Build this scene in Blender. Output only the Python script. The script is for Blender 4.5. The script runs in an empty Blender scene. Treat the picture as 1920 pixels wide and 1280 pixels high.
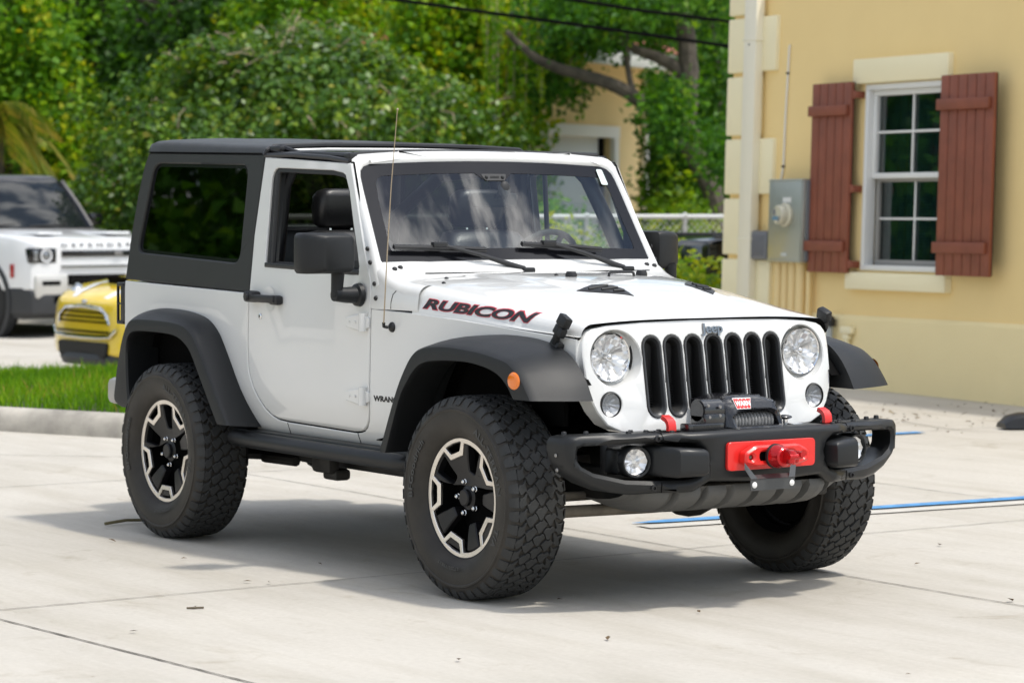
import bpy, bmesh, math, random
import numpy as np
from mathutils import Vector, Matrix
R = math.radians
sc = bpy.context.scene
COL = sc.collection
random.seed(4)
RNG = np.random.default_rng(11)

# ---------------------------------------------------------------- camera
CAMP = Vector((9.45444512, -7.2366858, 1.5894063))
FPX = 5527.119          # focal length in pixels of the 1920 px wide photograph
_y, _p, _r = R(145.13400934), R(-2.94005555), R(0.27662503)
_F = Vector((math.cos(_p)*math.cos(_y), math.cos(_p)*math.sin(_y), math.sin(_p)))
_Rt = _F.cross(Vector((0, 0, 1))).normalized(); _U = _Rt.cross(_F)
RT = _Rt*math.cos(_r)+_U*math.sin(_r); UP = -_Rt*math.sin(_r)+_U*math.cos(_r); FW = _F
cam_d = bpy.data.cameras.new('camera'); cam = bpy.data.objects.new('camera', cam_d); COL.objects.link(cam)
_m = Matrix((RT, UP, -FW)).transposed().to_4x4(); _m.translation = CAMP
cam.matrix_world = _m
cam_d.sensor_width = 36; cam_d.lens = FPX/1920*36; cam_d.clip_start = .1; cam_d.clip_end = 3000
cam_d.dof.use_dof = True; cam_d.dof.focus_distance = 11.7; cam_d.dof.aperture_fstop = 4.2; cam_d.dof.aperture_blades = 9
sc.camera = cam

def ray(px, py): return FW+RT*((px-960)/FPX)+UP*((640-py)/FPX)
def at(px, py, d): return CAMP+ray(px, py)*d            # point seen at a photo pixel, d metres into the scene
def onz(px, py, z=0.0):
    r = ray(px, py); return CAMP+r*((z-CAMP.z)/r.z)
def onplane(px, py, p0, n):
    r = ray(px, py); return CAMP+r*((Vector(p0)-CAMP).dot(n)/r.dot(n))

# ---------------------------------------------------------------- world, sun, exposure
SUNDIR = Vector((.37, .23, 1.0)).normalized()
sun_el = math.asin(SUNDIR.z); sun_az = math.atan2(SUNDIR.x, SUNDIR.y)
W = bpy.data.worlds.new('World'); sc.world = W; W.use_nodes = True
nt = W.node_tree; N = nt.nodes; L = nt.links; N.clear()
def nn(tree, typ, **kw):
    n = tree.nodes.new(typ)
    for k, v in kw.items():
        if k.startswith('i_'):
            n.inputs[k[2:].replace('_', ' ')].default_value = v
        else: setattr(n, k, v)
    return n
sky = nn(nt, 'ShaderNodeTexSky', sky_type='NISHITA', sun_disc=False, sun_elevation=sun_el, sun_rotation=sun_az, air_density=1.2, dust_density=.7, ozone_density=1.0)
tc = nn(nt, 'ShaderNodeTexCoord'); sep = nn(nt, 'ShaderNodeSeparateXYZ'); L.new(tc.outputs['Generated'], sep.inputs[0])
zz = nn(nt, 'ShaderNodeMath', operation='ADD'); L.new(sep.outputs['Z'], zz.inputs[0]); zz.inputs[1].default_value = .22
zm = nn(nt, 'ShaderNodeMath', operation='MAXIMUM'); L.new(zz.outputs[0], zm.inputs[0]); zm.inputs[1].default_value = .05
dx = nn(nt, 'ShaderNodeMath', operation='DIVIDE'); L.new(sep.outputs['X'], dx.inputs[0]); L.new(zm.outputs[0], dx.inputs[1])
dy = nn(nt, 'ShaderNodeMath', operation='DIVIDE'); L.new(sep.outputs['Y'], dy.inputs[0]); L.new(zm.outputs[0], dy.inputs[1])
cb = nn(nt, 'ShaderNodeCombineXYZ'); L.new(dx.outputs[0], cb.inputs[0]); L.new(dy.outputs[0], cb.inputs[1]); cb.inputs[2].default_value = 9.9
cn = nn(nt, 'ShaderNodeTexNoise', noise_dimensions='3D'); L.new(cb.outputs[0], cn.inputs['Vector'])
cn.inputs['Scale'].default_value = 8.0; cn.inputs['Detail'].default_value = 9; cn.inputs['Roughness'].default_value = .60; cn.inputs['Distortion'].default_value = .9
cr = nn(nt, 'ShaderNodeValToRGB'); L.new(cn.outputs['Fac'], cr.inputs[0])
cr.color_ramp.elements[0].position = .45; cr.color_ramp.elements[0].color = (0, 0, 0, 1)
cr.color_ramp.elements[1].position = .58; cr.color_ramp.elements[1].color = (1, 1, 1, 1)
cn2 = nn(nt, 'ShaderNodeTexNoise'); L.new(cb.outputs[0], cn2.inputs['Vector']); cn2.inputs['Scale'].default_value = 5.5; cn2.inputs['Detail'].default_value = 6
cc = nn(nt, 'ShaderNodeValToRGB'); L.new(cn2.outputs['Fac'], cc.inputs[0])
cc.color_ramp.elements[0].position = .3; cc.color_ramp.elements[0].color = (5.0, 5.3, 5.8, 1)
cc.color_ramp.elements[1].position = .7; cc.color_ramp.elements[1].color = (14.5, 14.2, 13.8, 1)
dp = nn(nt, 'ShaderNodeVectorMath', operation='DOT_PRODUCT'); L.new(tc.outputs['Generated'], dp.inputs[0]); dp.inputs[1].default_value = SUNDIR
gl_ = nn(nt, 'ShaderNodeMapRange', interpolation_type='SMOOTHSTEP'); L.new(dp.outputs['Value'], gl_.inputs[0]); gl_.inputs[1].default_value = .60; gl_.inputs[2].default_value = 1.0; gl_.inputs[3].default_value = .85; gl_.inputs[4].default_value = 2.6
ccm = nn(nt, 'ShaderNodeVectorMath', operation='SCALE'); L.new(cc.outputs['Color'], ccm.inputs[0]); L.new(gl_.outputs[0], ccm.inputs['Scale'])
cm = nn(nt, 'ShaderNodeMix', data_type='RGBA'); L.new(cr.outputs['Color'], cm.inputs['Factor'])
L.new(sky.outputs[0], cm.inputs['A']); L.new(ccm.outputs[0], cm.inputs['B'])
bg = nn(nt, 'ShaderNodeBackground'); L.new(cm.outputs['Result'], bg.inputs['Color']); bg.inputs['Strength'].default_value = .124
wo = nn(nt, 'ShaderNodeOutputWorld'); L.new(bg.outputs[0], wo.inputs['Surface'])
sun_d = bpy.data.lights.new('sun', 'SUN'); sun_d.energy = 2.4; sun_d.angle = R(3.6); sun_d.color = (1.0, .945, .86)
sun = bpy.data.objects.new('sun', sun_d); COL.objects.link(sun); sun.rotation_euler = SUNDIR.to_track_quat('Z', 'Y').to_euler(); sun.location = (0, 0, 30)
sc.view_settings.view_transform = 'Standard'; sc.view_settings.look = 'None'; sc.view_settings.gamma = 1; sc.view_settings.exposure = .24
sc.cycles.max_bounces = 8; sc.cycles.transparent_max_bounces = 24; sc.cycles.caustics_reflective = False; sc.cycles.caustics_refractive = False
sc.cycles.sample_clamp_indirect = 6

# ---------------------------------------------------------------- materials
def mat(name, col, rough=.5, metal=0.0, coat=0.0, spec=.5, var=0.0, vscale=6.0, bump=0.0, bscale=40.0, rvar=0.0, trans=0.0, col2=None, detail=5.0, coords='Object', coat_rough=.03):
    m = bpy.data.materials.new(name); m.use_nodes = True; t = m.node_tree; b = t.nodes['Principled BSDF']
    b.inputs['Base Color'].default_value = (*col, 1); b.inputs['Roughness'].default_value = rough; b.inputs['Metallic'].default_value = metal
    b.inputs['Specular IOR Level'].default_value = spec; b.inputs['Coat Weight'].default_value = coat; b.inputs['Coat Roughness'].default_value = coat_rough
    if var or bump or rvar or col2:
        c = nn(t, 'ShaderNodeTexCoord')
        n = nn(t, 'ShaderNodeTexNoise'); t.links.new(c.outputs[coords], n.inputs['Vector']); n.inputs['Scale'].default_value = vscale; n.inputs['Detail'].default_value = detail; n.inputs['Roughness'].default_value = .6
        if var or col2:
            c2 = col2 if col2 else tuple(max(0, x*(1-var)) for x in col)
            r = nn(t, 'ShaderNodeValToRGB'); t.links.new(n.outputs['Fac'], r.inputs[0])
            r.color_ramp.elements[0].position = .3; r.color_ramp.elements[0].color = (*c2, 1)
            r.color_ramp.elements[1].position = .7; r.color_ramp.elements[1].color = (*[min(1, x*(1+var*.5)) for x in col], 1)
            t.links.new(r.outputs[0], b.inputs['Base Color'])
        if rvar:
            mr = nn(t, 'ShaderNodeMapRange'); t.links.new(n.outputs['Fac'], mr.inputs[0]); mr.inputs[1].default_value = .3; mr.inputs[2].default_value = .7
            mr.inputs[3].default_value = max(0, rough-rvar); mr.inputs[4].default_value = rough+rvar; t.links.new(mr.outputs[0], b.inputs['Roughness'])
        if bump:
            n2 = nn(t, 'ShaderNodeTexNoise'); t.links.new(c.outputs[coords], n2.inputs['Vector']); n2.inputs['Scale'].default_value = bscale; n2.inputs['Detail'].default_value = 3
            bp = nn(t, 'ShaderNodeBump'); bp.inputs['Strength'].default_value = bump; bp.inputs['Distance'].default_value = .01
            t.links.new(n2.outputs['Fac'], bp.inputs['Height']); t.links.new(bp.outputs[0], b.inputs['Normal'])
    return m

def glass(name, tint=(.8, .86, .86), ior=1.5, rough=0.0, opac=0.0, dark=(.01, .012, .012)):
    m = bpy.data.materials.new(name); m.use_nodes = True; t = m.node_tree; t.nodes.clear()
    o = nn(t, 'ShaderNodeOutputMaterial'); mix = nn(t, 'ShaderNodeMixShader'); fr = nn(t, 'ShaderNodeFresnel'); fr.inputs['IOR'].default_value = ior
    tr = nn(t, 'ShaderNodeBsdfTransparent'); tr.inputs['Color'].default_value = (*tint, 1)
    gl = nn(t, 'ShaderNodeBsdfGlossy'); gl.inputs['Roughness'].default_value = rough
    ge = nn(t, 'ShaderNodeNewGeometry'); ma = nn(t, 'ShaderNodeMath', operation='MULTIPLY_ADD'); ma.inputs[1].default_value = 1/ior-ior; ma.inputs[2].default_value = ior
    t.links.new(ge.outputs['Backfacing'], ma.inputs[0]); t.links.new(ma.outputs[0], fr.inputs['IOR'])
    t.links.new(fr.outputs[0], mix.inputs[0]); t.links.new(gl.outputs[0], mix.inputs[2])
    if opac > 0:
        df = nn(t, 'ShaderNodeBsdfDiffuse'); df.inputs['Color'].default_value = (*dark, 1); mx = nn(t, 'ShaderNodeMixShader'); mx.inputs[0].default_value = opac
        t.links.new(tr.outputs[0], mx.inputs[1]); t.links.new(df.outputs[0], mx.inputs[2]); t.links.new(mx.outputs[0], mix.inputs[1])
    else: t.links.new(tr.outputs[0], mix.inputs[1])
    t.links.new(mix.outputs[0], o.inputs['Surface'])
    return m

def leafmat(name, ramp, transl=.35, rough=.38, spec=.5):
    m = bpy.data.materials.new(name); m.use_nodes = True; t = m.node_tree; b = t.nodes['Principled BSDF']; o = t.nodes['Material Output']
    a = nn(t, 'ShaderNodeAttribute', attribute_name='tint'); r = nn(t, 'ShaderNodeValToRGB'); t.links.new(a.outputs['Fac'], r.inputs[0])
    els = r.color_ramp.elements
    while len(els) < len(ramp): els.new(.5)
    for e, (p, c) in zip(els, ramp): e.position = p; e.color = (*c, 1)
    t.links.new(r.outputs[0], b.inputs['Base Color']); b.inputs['Roughness'].default_value = rough; b.inputs['Specular IOR Level'].default_value = spec
    tl = nn(t, 'ShaderNodeBsdfTranslucent'); mixc = nn(t, 'ShaderNodeMix', data_type='RGBA', blend_type='MULTIPLY'); mixc.inputs['Factor'].default_value = 1
    t.links.new(r.outputs[0], mixc.inputs['A']); mixc.inputs['B'].default_value = (1.5, 1.35, .5, 1); t.links.new(mixc.outputs['Result'], tl.inputs['Color'])
    mx = nn(t, 'ShaderNodeMixShader'); mx.inputs[0].default_value = transl
    t.links.new(b.outputs[0], mx.inputs[1]); t.links.new(tl.outputs[0], mx.inputs[2]); t.links.new(mx.outputs[0], o.inputs['Surface'])
    return m

# ---------------------------------------------------------------- mesh helpers
ORG = {}
class B:
    """collects shapes, then links them as ONE mesh object"""
    def __init__(s): s.v = []; s.f = []; s.m = []
    def add(s, V, F, mi=0):
        o = len(s.v); s.v += [tuple(p) for p in V]
        for f in F: s.f.append(tuple(o+i for i in f)); s.m.append(mi)
        return s
    def bm(s, bm, mi=0, fn=None):
        bm.verts.ensure_lookup_table(); bm.verts.index_update()
        s.add([fn(v.co) if fn else v.co for v in bm.verts], [[v.index for v in f.verts] for f in bm.faces], mi); bm.free(); return s
    def box(s, c, size, mi=0, bev=0.0, rot=None, seg=2, taper=None):
        bm = bmesh.new(); bmesh.ops.create_cube(bm, size=1)
        for v in bm.verts:
            k = 1.0
            if taper and v.co.z > 0: v.co.x *= taper[0]; v.co.y *= taper[1]
            v.co = Vector((v.co.x*size[0], v.co.y*size[1], v.co.z*size[2]))
        if bev > 0: bmesh.ops.bevel(bm, geom=bm.edges[:], offset=min(bev, min(size)*.49), segments=seg, profile=.5, affect='EDGES')
        M = rot if rot is not None else Matrix.Identity(3); c = Vector(c)
        return s.bm(bm, mi, lambda p: M @ p + c)
    def loft(s, rows, mi=0, closeu=False, closev=False, cap0=False, cap1=False):
        n = len(rows[0]); o = len(s.v); F = []
        for r in rows: s.v += [tuple(p) for p in r]
        R_ = len(rows)
        for i in range(R_ if closeu else R_-1):
            for j in range(n if closev else n-1):
                a = i*n+j; b = i*n+(j+1) % n; c = ((i+1) % R_)*n+(j+1) % n; d = ((i+1) % R_)*n+j
                F.append((a, b, c, d))
        if cap0: F.append(tuple(range(n)))
        if cap1: F.append(tuple((R_-1)*n+j for j in range(n)))
        for f in F: s.f.append(tuple(o+i for i in f)); s.m.append(mi)
        return s
    def tube(s, path, r, seg=8, mi=0, closed=False, caps=True, sq=1.0):
        P = [Vector(p) for p in path]; n = len(P); rr = r if isinstance(r, (list, tuple)) else [r]*n; rows = []; up = None
        for i in range(n):
            t = (P[(i+1) % n]-P[i-1]) if closed else (P[min(i+1, n-1)]-P[max(i-1, 0)])
            t.normalize()
            if up is None:
                up = Vector((0, 0, 1)) if abs(t.z) < .9 else Vector((1, 0, 0))
            a = t.cross(up).normalized(); up = a.cross(t).normalized()
            rows.append([P[i]+(a*math.cos(k*2*math.pi/seg)+up*math.sin(k*2*math.pi/seg)*sq)*rr[i] for k in range(seg)])
        return s.loft(rows, mi, closeu=closed, closev=True, cap0=caps and not closed, cap1=caps and not closed)
    def lathe(s, prof, o, ax, seg=24, mi=0, cap0=False, cap1=False, xd=None):
        ax = Vector(ax).normalized(); o = Vector(o)
        a = Vector(xd) if xd else ax.orthogonal(); a = (a-ax*a.dot(ax)).normalized(); b = ax.cross(a)
        rows = [[o+ax*h+(a*math.cos(k*2*math.pi/seg)+b*math.sin(k*2*math.pi/seg))*r for k in range(seg)] for r, h in prof]
        return s.loft(rows, mi, closev=True, cap0=cap0, cap1=cap1)
    def cyl(s, p0, p1, r, seg=12, mi=0, r1=None):
        return s.tube([p0, p1], [r, r if r1 is None else r1], seg, mi)
    def ball(s, c, r, mi=0, seg=12, rings=8, rot=None):
        r = (r, r, r) if not isinstance(r, (tuple, list)) else r; c = Vector(c); M = rot if rot is not None else Matrix.Identity(3)
        rows = [[c+M @ Vector((r[0]*math.sin(t)*math.cos(p), r[1]*math.sin(t)*math.sin(p), r[2]*math.cos(t))) for p in [2*math.pi*k/seg for k in range(seg)]] for t in [math.pi*(i+.02)/(rings+.04) for i in range(rings+1)]]
        return s.loft(rows, mi, closev=True, cap0=True, cap1=True)
    def panel(s, outer, holes, fn, thick=.03, bev=.006, mi=0, cu=(), cv=(), back=False, rim_mi=None):
        bm = bmesh.new(); edges = []
        for lp in [outer]+list(holes):
            vs = [bm.verts.new((u, v, 0)) for u, v in lp]
            edges += [bm.edges.new((vs[i], vs[(i+1) % len(vs)])) for i in range(len(vs))]
        if not holes: bm.faces.new(list(bm.verts))
        else: bmesh.ops.triangle_fill(bm, edges=edges, use_beauty=True)
        bmesh.ops.recalc_face_normals(bm, faces=bm.faces[:])
        bm.normal_update()
        if sum(f.normal.z*f.calc_area() for f in bm.faces) < 0: bmesh.ops.reverse_faces(bm, faces=bm.faces[:])
        for ax, cuts in ((0, cu), (1, cv)):
            for c in cuts:
                co = Vector((c, 0, 0)) if ax == 0 else Vector((0, c, 0)); no = Vector((1, 0, 0)) if ax == 0 else Vector((0, 1, 0))
                bmesh.ops.bisect_plane(bm, geom=bm.verts[:]+bm.edges[:]+bm.faces[:], plane_co=co, plane_no=no, dist=1e-5)
        if bev > 0:
            bverts = [v for v in bm.verts if v.is_boundary]
            bmesh.ops.inset_region(bm, faces=bm.faces[:], thickness=bev, depth=0, use_boundary=True, use_even_offset=True)
            for v in bverts: v.co.z -= bev
            us = [p[0] for p in outer]; vs_ = [p[1] for p in outer]; bset = set(bverts)
            for v in bm.verts:
                if v in bset: continue
                nb = [e.other_vert(v) for e in v.link_edges]; ob = [q for q in nb if q in bset]
                if ob:
                    m = sum((Vector((q.co.x, q.co.y, 0)) for q in ob), Vector())/len(ob)
                    if (Vector((v.co.x, v.co.y, 0))-m).length > bev*4 and len(ob) == 1: v.co.x, v.co.y = m.x, m.y
                if not (min(us)-.002 < v.co.x < max(us)+.002 and min(vs_)-.002 < v.co.y < max(vs_)+.002):
                    m = ob[0].co if ob else nb[0].co; v.co.x, v.co.y = m.x, m.y
        nf0 = set(bm.faces)
        if thick > 0:
            be = [e for e in bm.edges if e.is_boundary]
            ex = bmesh.ops.extrude_edge_only(bm, edges=be)
            for v in [g for g in ex['geom'] if isinstance(g, bmesh.types.BMVert)]: v.co.z = -thick
            if back:
                be = [e for e in bm.edges if e.is_boundary]
                if holes: bmesh.ops.triangle_fill(bm, edges=be, use_beauty=True)
                else: bmesh.ops.edgeloop_fill(bm, edges=be)
        return s.bm(bm, mi, lambda p: fn(p.x, p.y, p.z))
    def text(s, txt, size, fn, extr=.002, mi=0, shear=0.0, off=0.0, xs=1.0, sp=1.0, align='CENTER', fit=None, cut=0):
        cu = bpy.data.curves.new('t', 'FONT'); cu.body = txt; cu.size = size; cu.extrude = extr; cu.shear = shear; cu.offset = off; cu.space_character = sp
        cu.align_x = align; cu.align_y = 'CENTER'; cu.resolution_u = 4
        ob = bpy.data.objects.new('t', cu); COL.objects.link(ob); dg = bpy.context.evaluated_depsgraph_get(); dg.update()
        me = bpy.data.meshes.new_from_object(ob.evaluated_get(dg), depsgraph=dg)
        if cut:
            X = [v.co.x for v in me.vertices]; Y = [v.co.y for v in me.vertices]; bm = bmesh.new(); bm.from_mesh(me)
            for ax, lo, hi, n in ((0, min(X), max(X), cut*4), (1, min(Y), max(Y), cut)):
                for i in range(1, n):
                    c = lo+(hi-lo)*i/n; bmesh.ops.bisect_plane(bm, geom=bm.verts[:]+bm.edges[:]+bm.faces[:], plane_co=(c, 0, 0) if ax == 0 else (0, c, 0), plane_no=(1, 0, 0) if ax == 0 else (0, 1, 0), dist=1e-6)
            bm.to_mesh(me); bm.free()
        kx, ky, ox, oy = xs, 1, 0, 0
        if fit:
            X = [v.co.x for v in me.vertices]; Y = [v.co.y for v in me.vertices]
            kx = fit[0]/(max(X)-min(X)); ky = fit[1]/(max(Y)-min(Y)); ox = (max(X)+min(X))/2; oy = (max(Y)+min(Y))/2
        s.add([fn((v.co.x-ox)*kx, (v.co.y-oy)*ky, v.co.z) for v in me.vertices], [list(p.vertices) for p in me.polygons], mi)
        bpy.data.objects.remove(ob); bpy.data.curves.remove(cu); bpy.data.meshes.remove(me); return s
    def mirror(s):
        n = len(s.v); s.v += [(x, -y, z) for x, y, z in s.v]
        F = list(s.f); M_ = list(s.m)
        for f, m in zip(F, M_): s.f.append(tuple(reversed([i+n for i in f]))); s.m.append(m)
        return s
    def obj(s, name, mats, parent=None, org=None, ang=38, smooth=True, recalc=True, sub=0):
        me = bpy.data.meshes.new(name)
        if org is None: org = ORG.get(parent.name, Vector((0, 0, 0))) if parent else Vector((0, 0, 0))
        org = Vector(org)
        me.from_pydata([(p[0]-org.x, p[1]-org.y, p[2]-org.z) for p in s.v], [], s.f)
        ms = mats if isinstance(mats, (list, tuple)) else [mats]
        for m in ms: me.materials.append(m)
        me.polygons.foreach_set('material_index', s.m)
        if recalc:
            bm = bmesh.new(); bm.from_mesh(me); bmesh.ops.remove_doubles(bm, verts=bm.verts[:], dist=1e-5); bmesh.ops.recalc_face_normals(bm, faces=bm.faces[:]); bm.to_mesh(me); bm.free()
        if smooth:
            me.polygons.foreach_set('use_smooth', [True]*len(me.polygons)); me.set_sharp_from_angle(angle=R(ang))
        me.update()
        o = bpy.data.objects.new(name, me); COL.objects.link(o)
        if parent:
            o.parent = parent; o.location = org-ORG.get(parent.name, Vector((0, 0, 0)))
        else: o.location = org
        ORG[o.name] = org
        return o

def thing(name, loc, label, cat, group=None):
    o = bpy.data.objects.new(name, None); COL.objects.link(o); o.location = loc; o.empty_display_size = .3
    ORG[o.name] = Vector(loc); o['label'] = label; o['category'] = cat
    if group: o['group'] = group
    return o
def tag(o, label, cat, group=None):
    o['label'] = label; o['category'] = cat
    if group: o['group'] = group
    return o
def struct(o, kind='structure'):
    o['kind'] = kind; return o
def smoothstep(a, b, x):
    t = min(1, max(0, (x-a)/(b-a))); return t*t*(3-2*t)
def spline(pts, n):
    """Catmull-Rom through pts (tuples of any length), n samples per span"""
    P = [np.array(p, float) for p in pts]; out = []
    for i in range(len(P)-1):
        p0 = P[max(i-1, 0)]; p1 = P[i]; p2 = P[i+1]; p3 = P[min(i+2, len(P)-1)]
        for k in range(n):
            t = k/n; out.append(tuple(.5*((2*p1)+(-p0+p2)*t+(2*p0-5*p1+4*p2-p3)*t*t+(-p0+3*p1-3*p2+p3)*t**3)))
    out.append(tuple(P[-1])); return out
def rpoly(pts, r, n=4):
    """polygon with rounded corners; r a number or one per corner"""
    out = []; m = len(pts)
    for i in range(m):
        p = Vector(pts[i]); a = Vector(pts[i-1])-p; b = Vector(pts[(i+1) % m])-p; rr = r[i] if isinstance(r, (list, tuple)) else r
        if rr <= 0: out.append(tuple(p)); continue
        k = min(rr, a.length*.45, b.length*.45); p0 = p+a.normalized()*k; p2 = p+b.normalized()*k
        for j in range(n+1):
            t = j/n; out.append(tuple(p0*(1-t)**2+p*2*t*(1-t)+p2*t*t))
    return out
def circ(cx, cy, rx, ry=None, n=24, a0=0.0):
    ry = rx if ry is None else ry
    return [(cx+rx*math.cos(a0+2*math.pi*k/n), cy+ry*math.sin(a0+2*math.pi*k/n)) for k in range(n)]
def pill(cx, cy, w, h, n=8):
    r = w/2; return [(cx+r*math.cos(math.pi*k/n), cy+h/2-r+r*math.sin(math.pi*k/n)) for k in range(n+1)]+[(cx-r*math.cos(math.pi*k/n), cy-h/2+r-r*math.sin(math.pi*k/n)) for k in range(n+1)]
def copy_part(o, parent, loc=None, rotz=None):
    c = o.copy(); COL.objects.link(c); c.parent = parent
    if loc is not None: c.location = loc
    if rotz is not None: c.rotation_euler.z = rotz
    for ch in o.children: copy_part(ch, c)
    return c
def copy_thing(o, loc, rotz=None, label=None):
    c = copy_part(o, None, loc, rotz)
    if label: c['label'] = label
    return c
# ================================================================ ground
def ground_z(x, y): return -.20*smoothstep(-10, -15, x)*smoothstep(14, 8, y) if x < -10 else 0.0
def concrete():
    m = bpy.data.materials.new('concrete'); m.use_nodes = True; t = m.node_tree; b = t.nodes['Principled BSDF']; l = t.links
    c = nn(t, 'ShaderNodeTexCoord')
    def noise(s, d, r=.6, dist=0.0, stretch=None):
        n = nn(t, 'ShaderNodeTexNoise'); n.inputs['Scale'].default_value = s; n.inputs['Detail'].default_value = d; n.inputs['Roughness'].default_value = r; n.inputs['Distortion'].default_value = dist
        if stretch:
            mp = nn(t, 'ShaderNodeMapping'); mp.inputs['Scale'].default_value = stretch; mp.inputs['Rotation'].default_value = (0, 0, R(-8)); l.new(c.outputs['Object'], mp.inputs[0]); l.new(mp.outputs[0], n.inputs['Vector'])
        else: l.new(c.outputs['Object'], n.inputs['Vector'])
        return n
    def ramp(src, a, ca, b_, cb_):
        r = nn(t, 'ShaderNodeValToRGB'); l.new(src.outputs['Fac'], r.inputs[0]); e = r.color_ramp.elements; e[0].position = a; e[0].color = (*ca, 1); e[1].position = b_; e[1].color = (*cb_, 1); return r
    def mixm(a, b_, f):
        x = nn(t, 'ShaderNodeMix', data_type='RGBA', blend_type='MULTIPLY'); x.inputs['Factor'].default_value = f; l.new(a, x.inputs['A']); l.new(b_, x.inputs['B']); return x.outputs['Result']
    base = ramp(noise(.55, 7, .6, .4), .3, (.44, .412, .365), .72, (.535, .505, .455))
    streak = ramp(noise(1.0, 6, .65, .2, (.5, 3.2, 1)), .30, (.86, .845, .81), .56, (1, 1, 1))
    stain = ramp(noise(2.1, 8, .7, 1.2), .27, (.74, .70, .63), .43, (1, 1, 1))
    fine = ramp(noise(38, 4, .7), .25, (.90, .89, .87), .65, (1.04, 1.04, 1.03))
    spot = ramp(noise(16, 2, .5, .5), .20, (.62, .57, .50), .245, (1, 1, 1))
    broom = ramp(noise(3.0, 3, .7, 0, (2.0, 60, 1)), .25, (.95, .95, .945), .6, (1.02, 1.02, 1.02))
    o = mixm(base.outputs[0], streak.outputs[0], 1.0); o = mixm(o, stain.outputs[0], .9); o = mixm(o, fine.outputs[0], .8); o = mixm(o, spot.outputs[0], .7); o = mixm(o, broom.outputs[0], .8)
    l.new(o, b.inputs['Base Color']); b.inputs['Roughness'].default_value = .82
    bp = nn(t, 'ShaderNodeBump'); bp.inputs['Strength'].default_value = .25; bp.inputs['Distance'].default_value = .004; l.new(noise(120, 3).outputs['Fac'], bp.inputs['Height']); l.new(bp.outputs[0], b.inputs['Normal'])
    return m
CONC = concrete()
KERB = mat('kerb_concrete', (.40, .37, .32), .85, var=.6, vscale=2.2, bump=.2, bscale=60, detail=8)
g = B(); xs = [-400, -120, -60, -40, -30, -24, -20, -18, -16, -15, -14.2, -13.4, -12.6, -11.8, -11, -10, -6, 0, 10, 30, 80, 300]; ys_ = [-300, -80, -40, -20, -8, 0, 8, 9, 10, 11, 12, 13, 14, 20, 40, 80, 400]
g.loft([[(x, y, ground_z(x, y)) for y in ys_] for x in xs], 0)
struct(g.obj('pavement', [CONC]))
jt = B()
def strip(x0, y0, x1, y1, w, z=.004):
    n = max(2, int(math.hypot(x1-x0, y1-y0)/.06)); d = Vector((x1-x0, y1-y0, 0)).normalized(); p = Vector((-d.y, d.x, 0)); rr = random.Random(int(x0*100+y1*10))
    rows = []
    for i in range(n+1):
        x = x0+(x1-x0)*i/n; y = y0+(y1-y0)*i/n; k = w/2*(.55+.6*rr.random()); j = (rr.random()-.5)*.004
        c = Vector((x, y, ground_z(x, y)+z))+p*j; rows.append([c-p*k, c+p*k])
    jt.loft(rows, 0)
strip(-4.9, -2.80, 3.5, -2.44, .011); strip(-.69, -2.75, -.795, .92, .007); strip(-4.9, .917, 3.0, .80, .008); strip(-4.83, -2.7, -5.03, 8.3, .008)
strip(-4.9, 3.65, 2.0, 3.42, .008); strip(-.8, .92, -.85, 8.5, .007); strip(-9.6, -.6, -4.9, -.7, .007)
strip(-7.06+.0, -.2, -6.12, .812, .010); strip(-6.12, .812, -5.9, 1.6, .01); strip(-8.2, .2, -7.06, .461, .01)
struct(jt.obj('pavement_joint', [mat('dark_joint', (.10, .09, .075), .9)]))
cj = B(); n = 40; rows = []
for i in range(n+1):
    u = i/n; p = onz(1690+260*u, 790+22*math.sin(u*2.2)-2*u); rows.append([(p.x, p.y-.006, .005), (p.x, p.y+.006, .005)])
cj.loft(rows, 0); struct(cj.obj('pavement_crack', [mat('crack', (.22, .20, .17), .9)]))
def paint(name, x0, y0, x1, y1, w, m, z, pointed=False):
    d = Vector((x1-x0, y1-y0, 0)).normalized(); p = Vector((-d.y, d.x, 0))*w/2; q = []; n = 60; rr = random.Random(5); b = B(); rows = []
    for i in range(n+1):
        c = Vector((x0+(x1-x0)*i/n, y0+(y1-y0)*i/n, z)); k = min(1, (i+.3)/3) if pointed else 1
        rows.append([c-p*(k*(.94+.08*rr.random())), c+p*(k*(.94+.08*rr.random()))])
    b.loft(rows, 0); return struct(b.obj(name, [m]))
BLUE = mat('blue_line_paint', (.085, .29, .58), .6, var=.35, vscale=14)
PALE = mat('old_white_paint', (.51, .485, .435), .8, var=.1, vscale=9)
paint('parking_line', -1.70, 1.24, -1.42, 5.6, .105, BLUE, .008, True)
paint('parking_line', -5.0, 3.0, -4.93, 6.08, .105, BLUE, .008)
paint('faded_line', -1.56, 1.2, -1.24, 5.6, .13, PALE, .006)
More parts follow.
